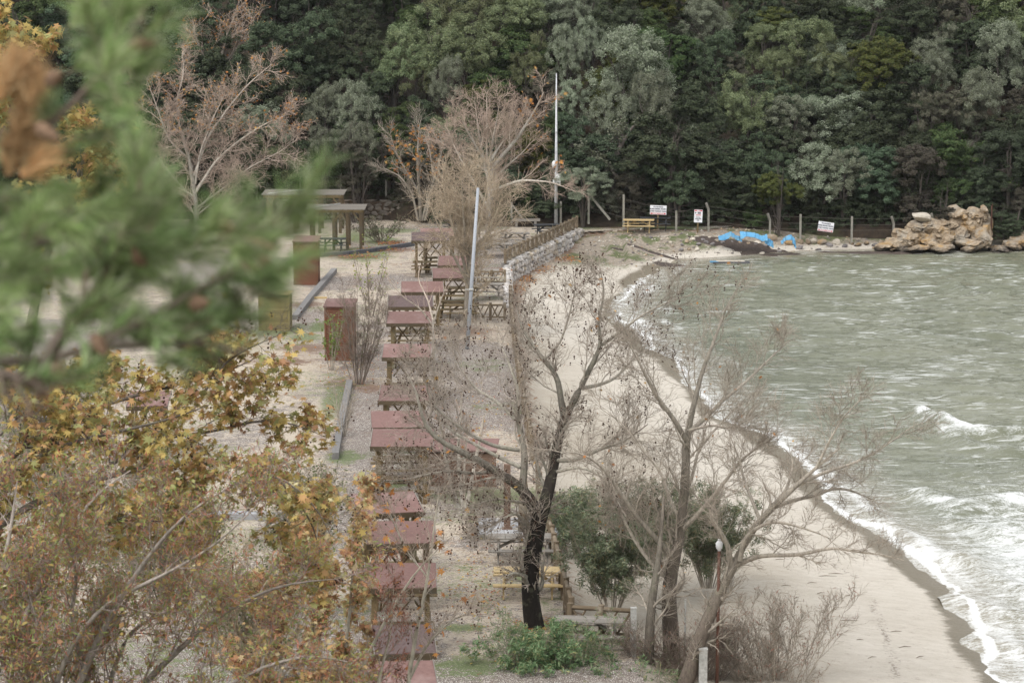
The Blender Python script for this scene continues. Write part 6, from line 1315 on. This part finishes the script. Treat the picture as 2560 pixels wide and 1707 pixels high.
ground_leaves('scattered fallen leaves over the gravel', [(1000, 700, 200, 120, 0), (1100, 1000, 120, 150, 0), (1100, 1350, 90, 150, 0), (800, 850, 90, 60, 0), (1230, 1440, 60, 20, 0), (1370, 1462, 25, 4, 0)], 2600, ORG + AUT[:2] + RED, 6, .085)

# unique or shared labels: trees whose words are equal share them as a group of look-alikes
seen = {}
for o in COL.objects:
    if o.parent is None and 'label' in o: seen.setdefault(o['label'], []).append(o)
for lab, L in seen.items():
    if len(L) > 1:
        L.sort(key=lambda o: proj(o.location)[0]); nm = ['leftmost', 'second from left', 'third from left', 'fourth from left', 'fifth from left', 'sixth from left', 'seventh from left', 'eighth from left', 'ninth from left', 'tenth from left', 'eleventh from left', 'twelfth from left', 'thirteenth from left', 'fourteenth from left', 'fifteenth from left', 'sixteenth from left', 'seventeenth from left', 'eighteenth from left', 'nineteenth from left'] or ['leftmost', 'second from left', 'third from left', 'fourth from left', 'fifth from left', 'sixth from left', 'seventh from left', 'eighth from left', 'ninth from left', 'tenth from left']
        for i, o in enumerate(L):
            if not o.get('group'): o['group'] = lab
            o['label'] = lab + ', ' + ('left one' if i == 0 and len(L) == 2 else 'right one' if len(L) == 2 else 'rightmost' if i == len(L) - 1 else nm[i] if i < 19 else 'among those to the right')
for o in COL.objects:
    if o.name.startswith(('branches', 'shoots')): o['kind'] = 'stuff'


for o in COL.objects:
    if o.parent is None and 'label' in o and len(o['label'].split()) > 16:
        t = o['label']
        for x_, y_ in ((' along the top edge', ' at the top'), (' at the slope foot', ' low'), ('mid-sized ', 'middling '), (' in front of', ' before'), (' from left', ''), (', left one', ' (left)'), (' at the foot of the', ' below the'), (' of the ', ' of '), (' with a ', ' with '), (' and ', ', '), (' the ', ' ')):
            if len(t.split()) > 16: t = t.replace(x_, y_)
        o['label'] = t

# tufts of scrub on the rock outcrop
for px_, py_, w_, h_, k_, t_ in ((2165, 478, 60, 26, 'brown', 'grey brown scrub on top of the rock outcrop'), (2125, 515, 34, 20, 'carob', 'small green scrub under the pale boulder on the outcrop'), (2318, 490, 90, 60, 'oak', 'dark scrub growing over the rock mass at right edge')):
    wood_tree(k_, px_, py_, w_, h_, Y=175.2, sub=t_, shrub=True)
hz = link('haze', MB().box((10, 250, 18), (560, 560, 46)).mesh('haze')); m = bpy.data.materials.new('haze'); m.use_nodes = True; nt = m.node_tree; nt.nodes.clear()
pv = nt.nodes.new('ShaderNodeVolumePrincipled'); pv.inputs['Color'].default_value = (.92, .94, .96, 1); pv.inputs['Density'].default_value = .00006
oo = nt.nodes.new('ShaderNodeOutputMaterial'); nt.links.new(pv.outputs[0], oo.inputs['Volume']); hz.data.materials.append(m); tag(hz, kind='stuff')
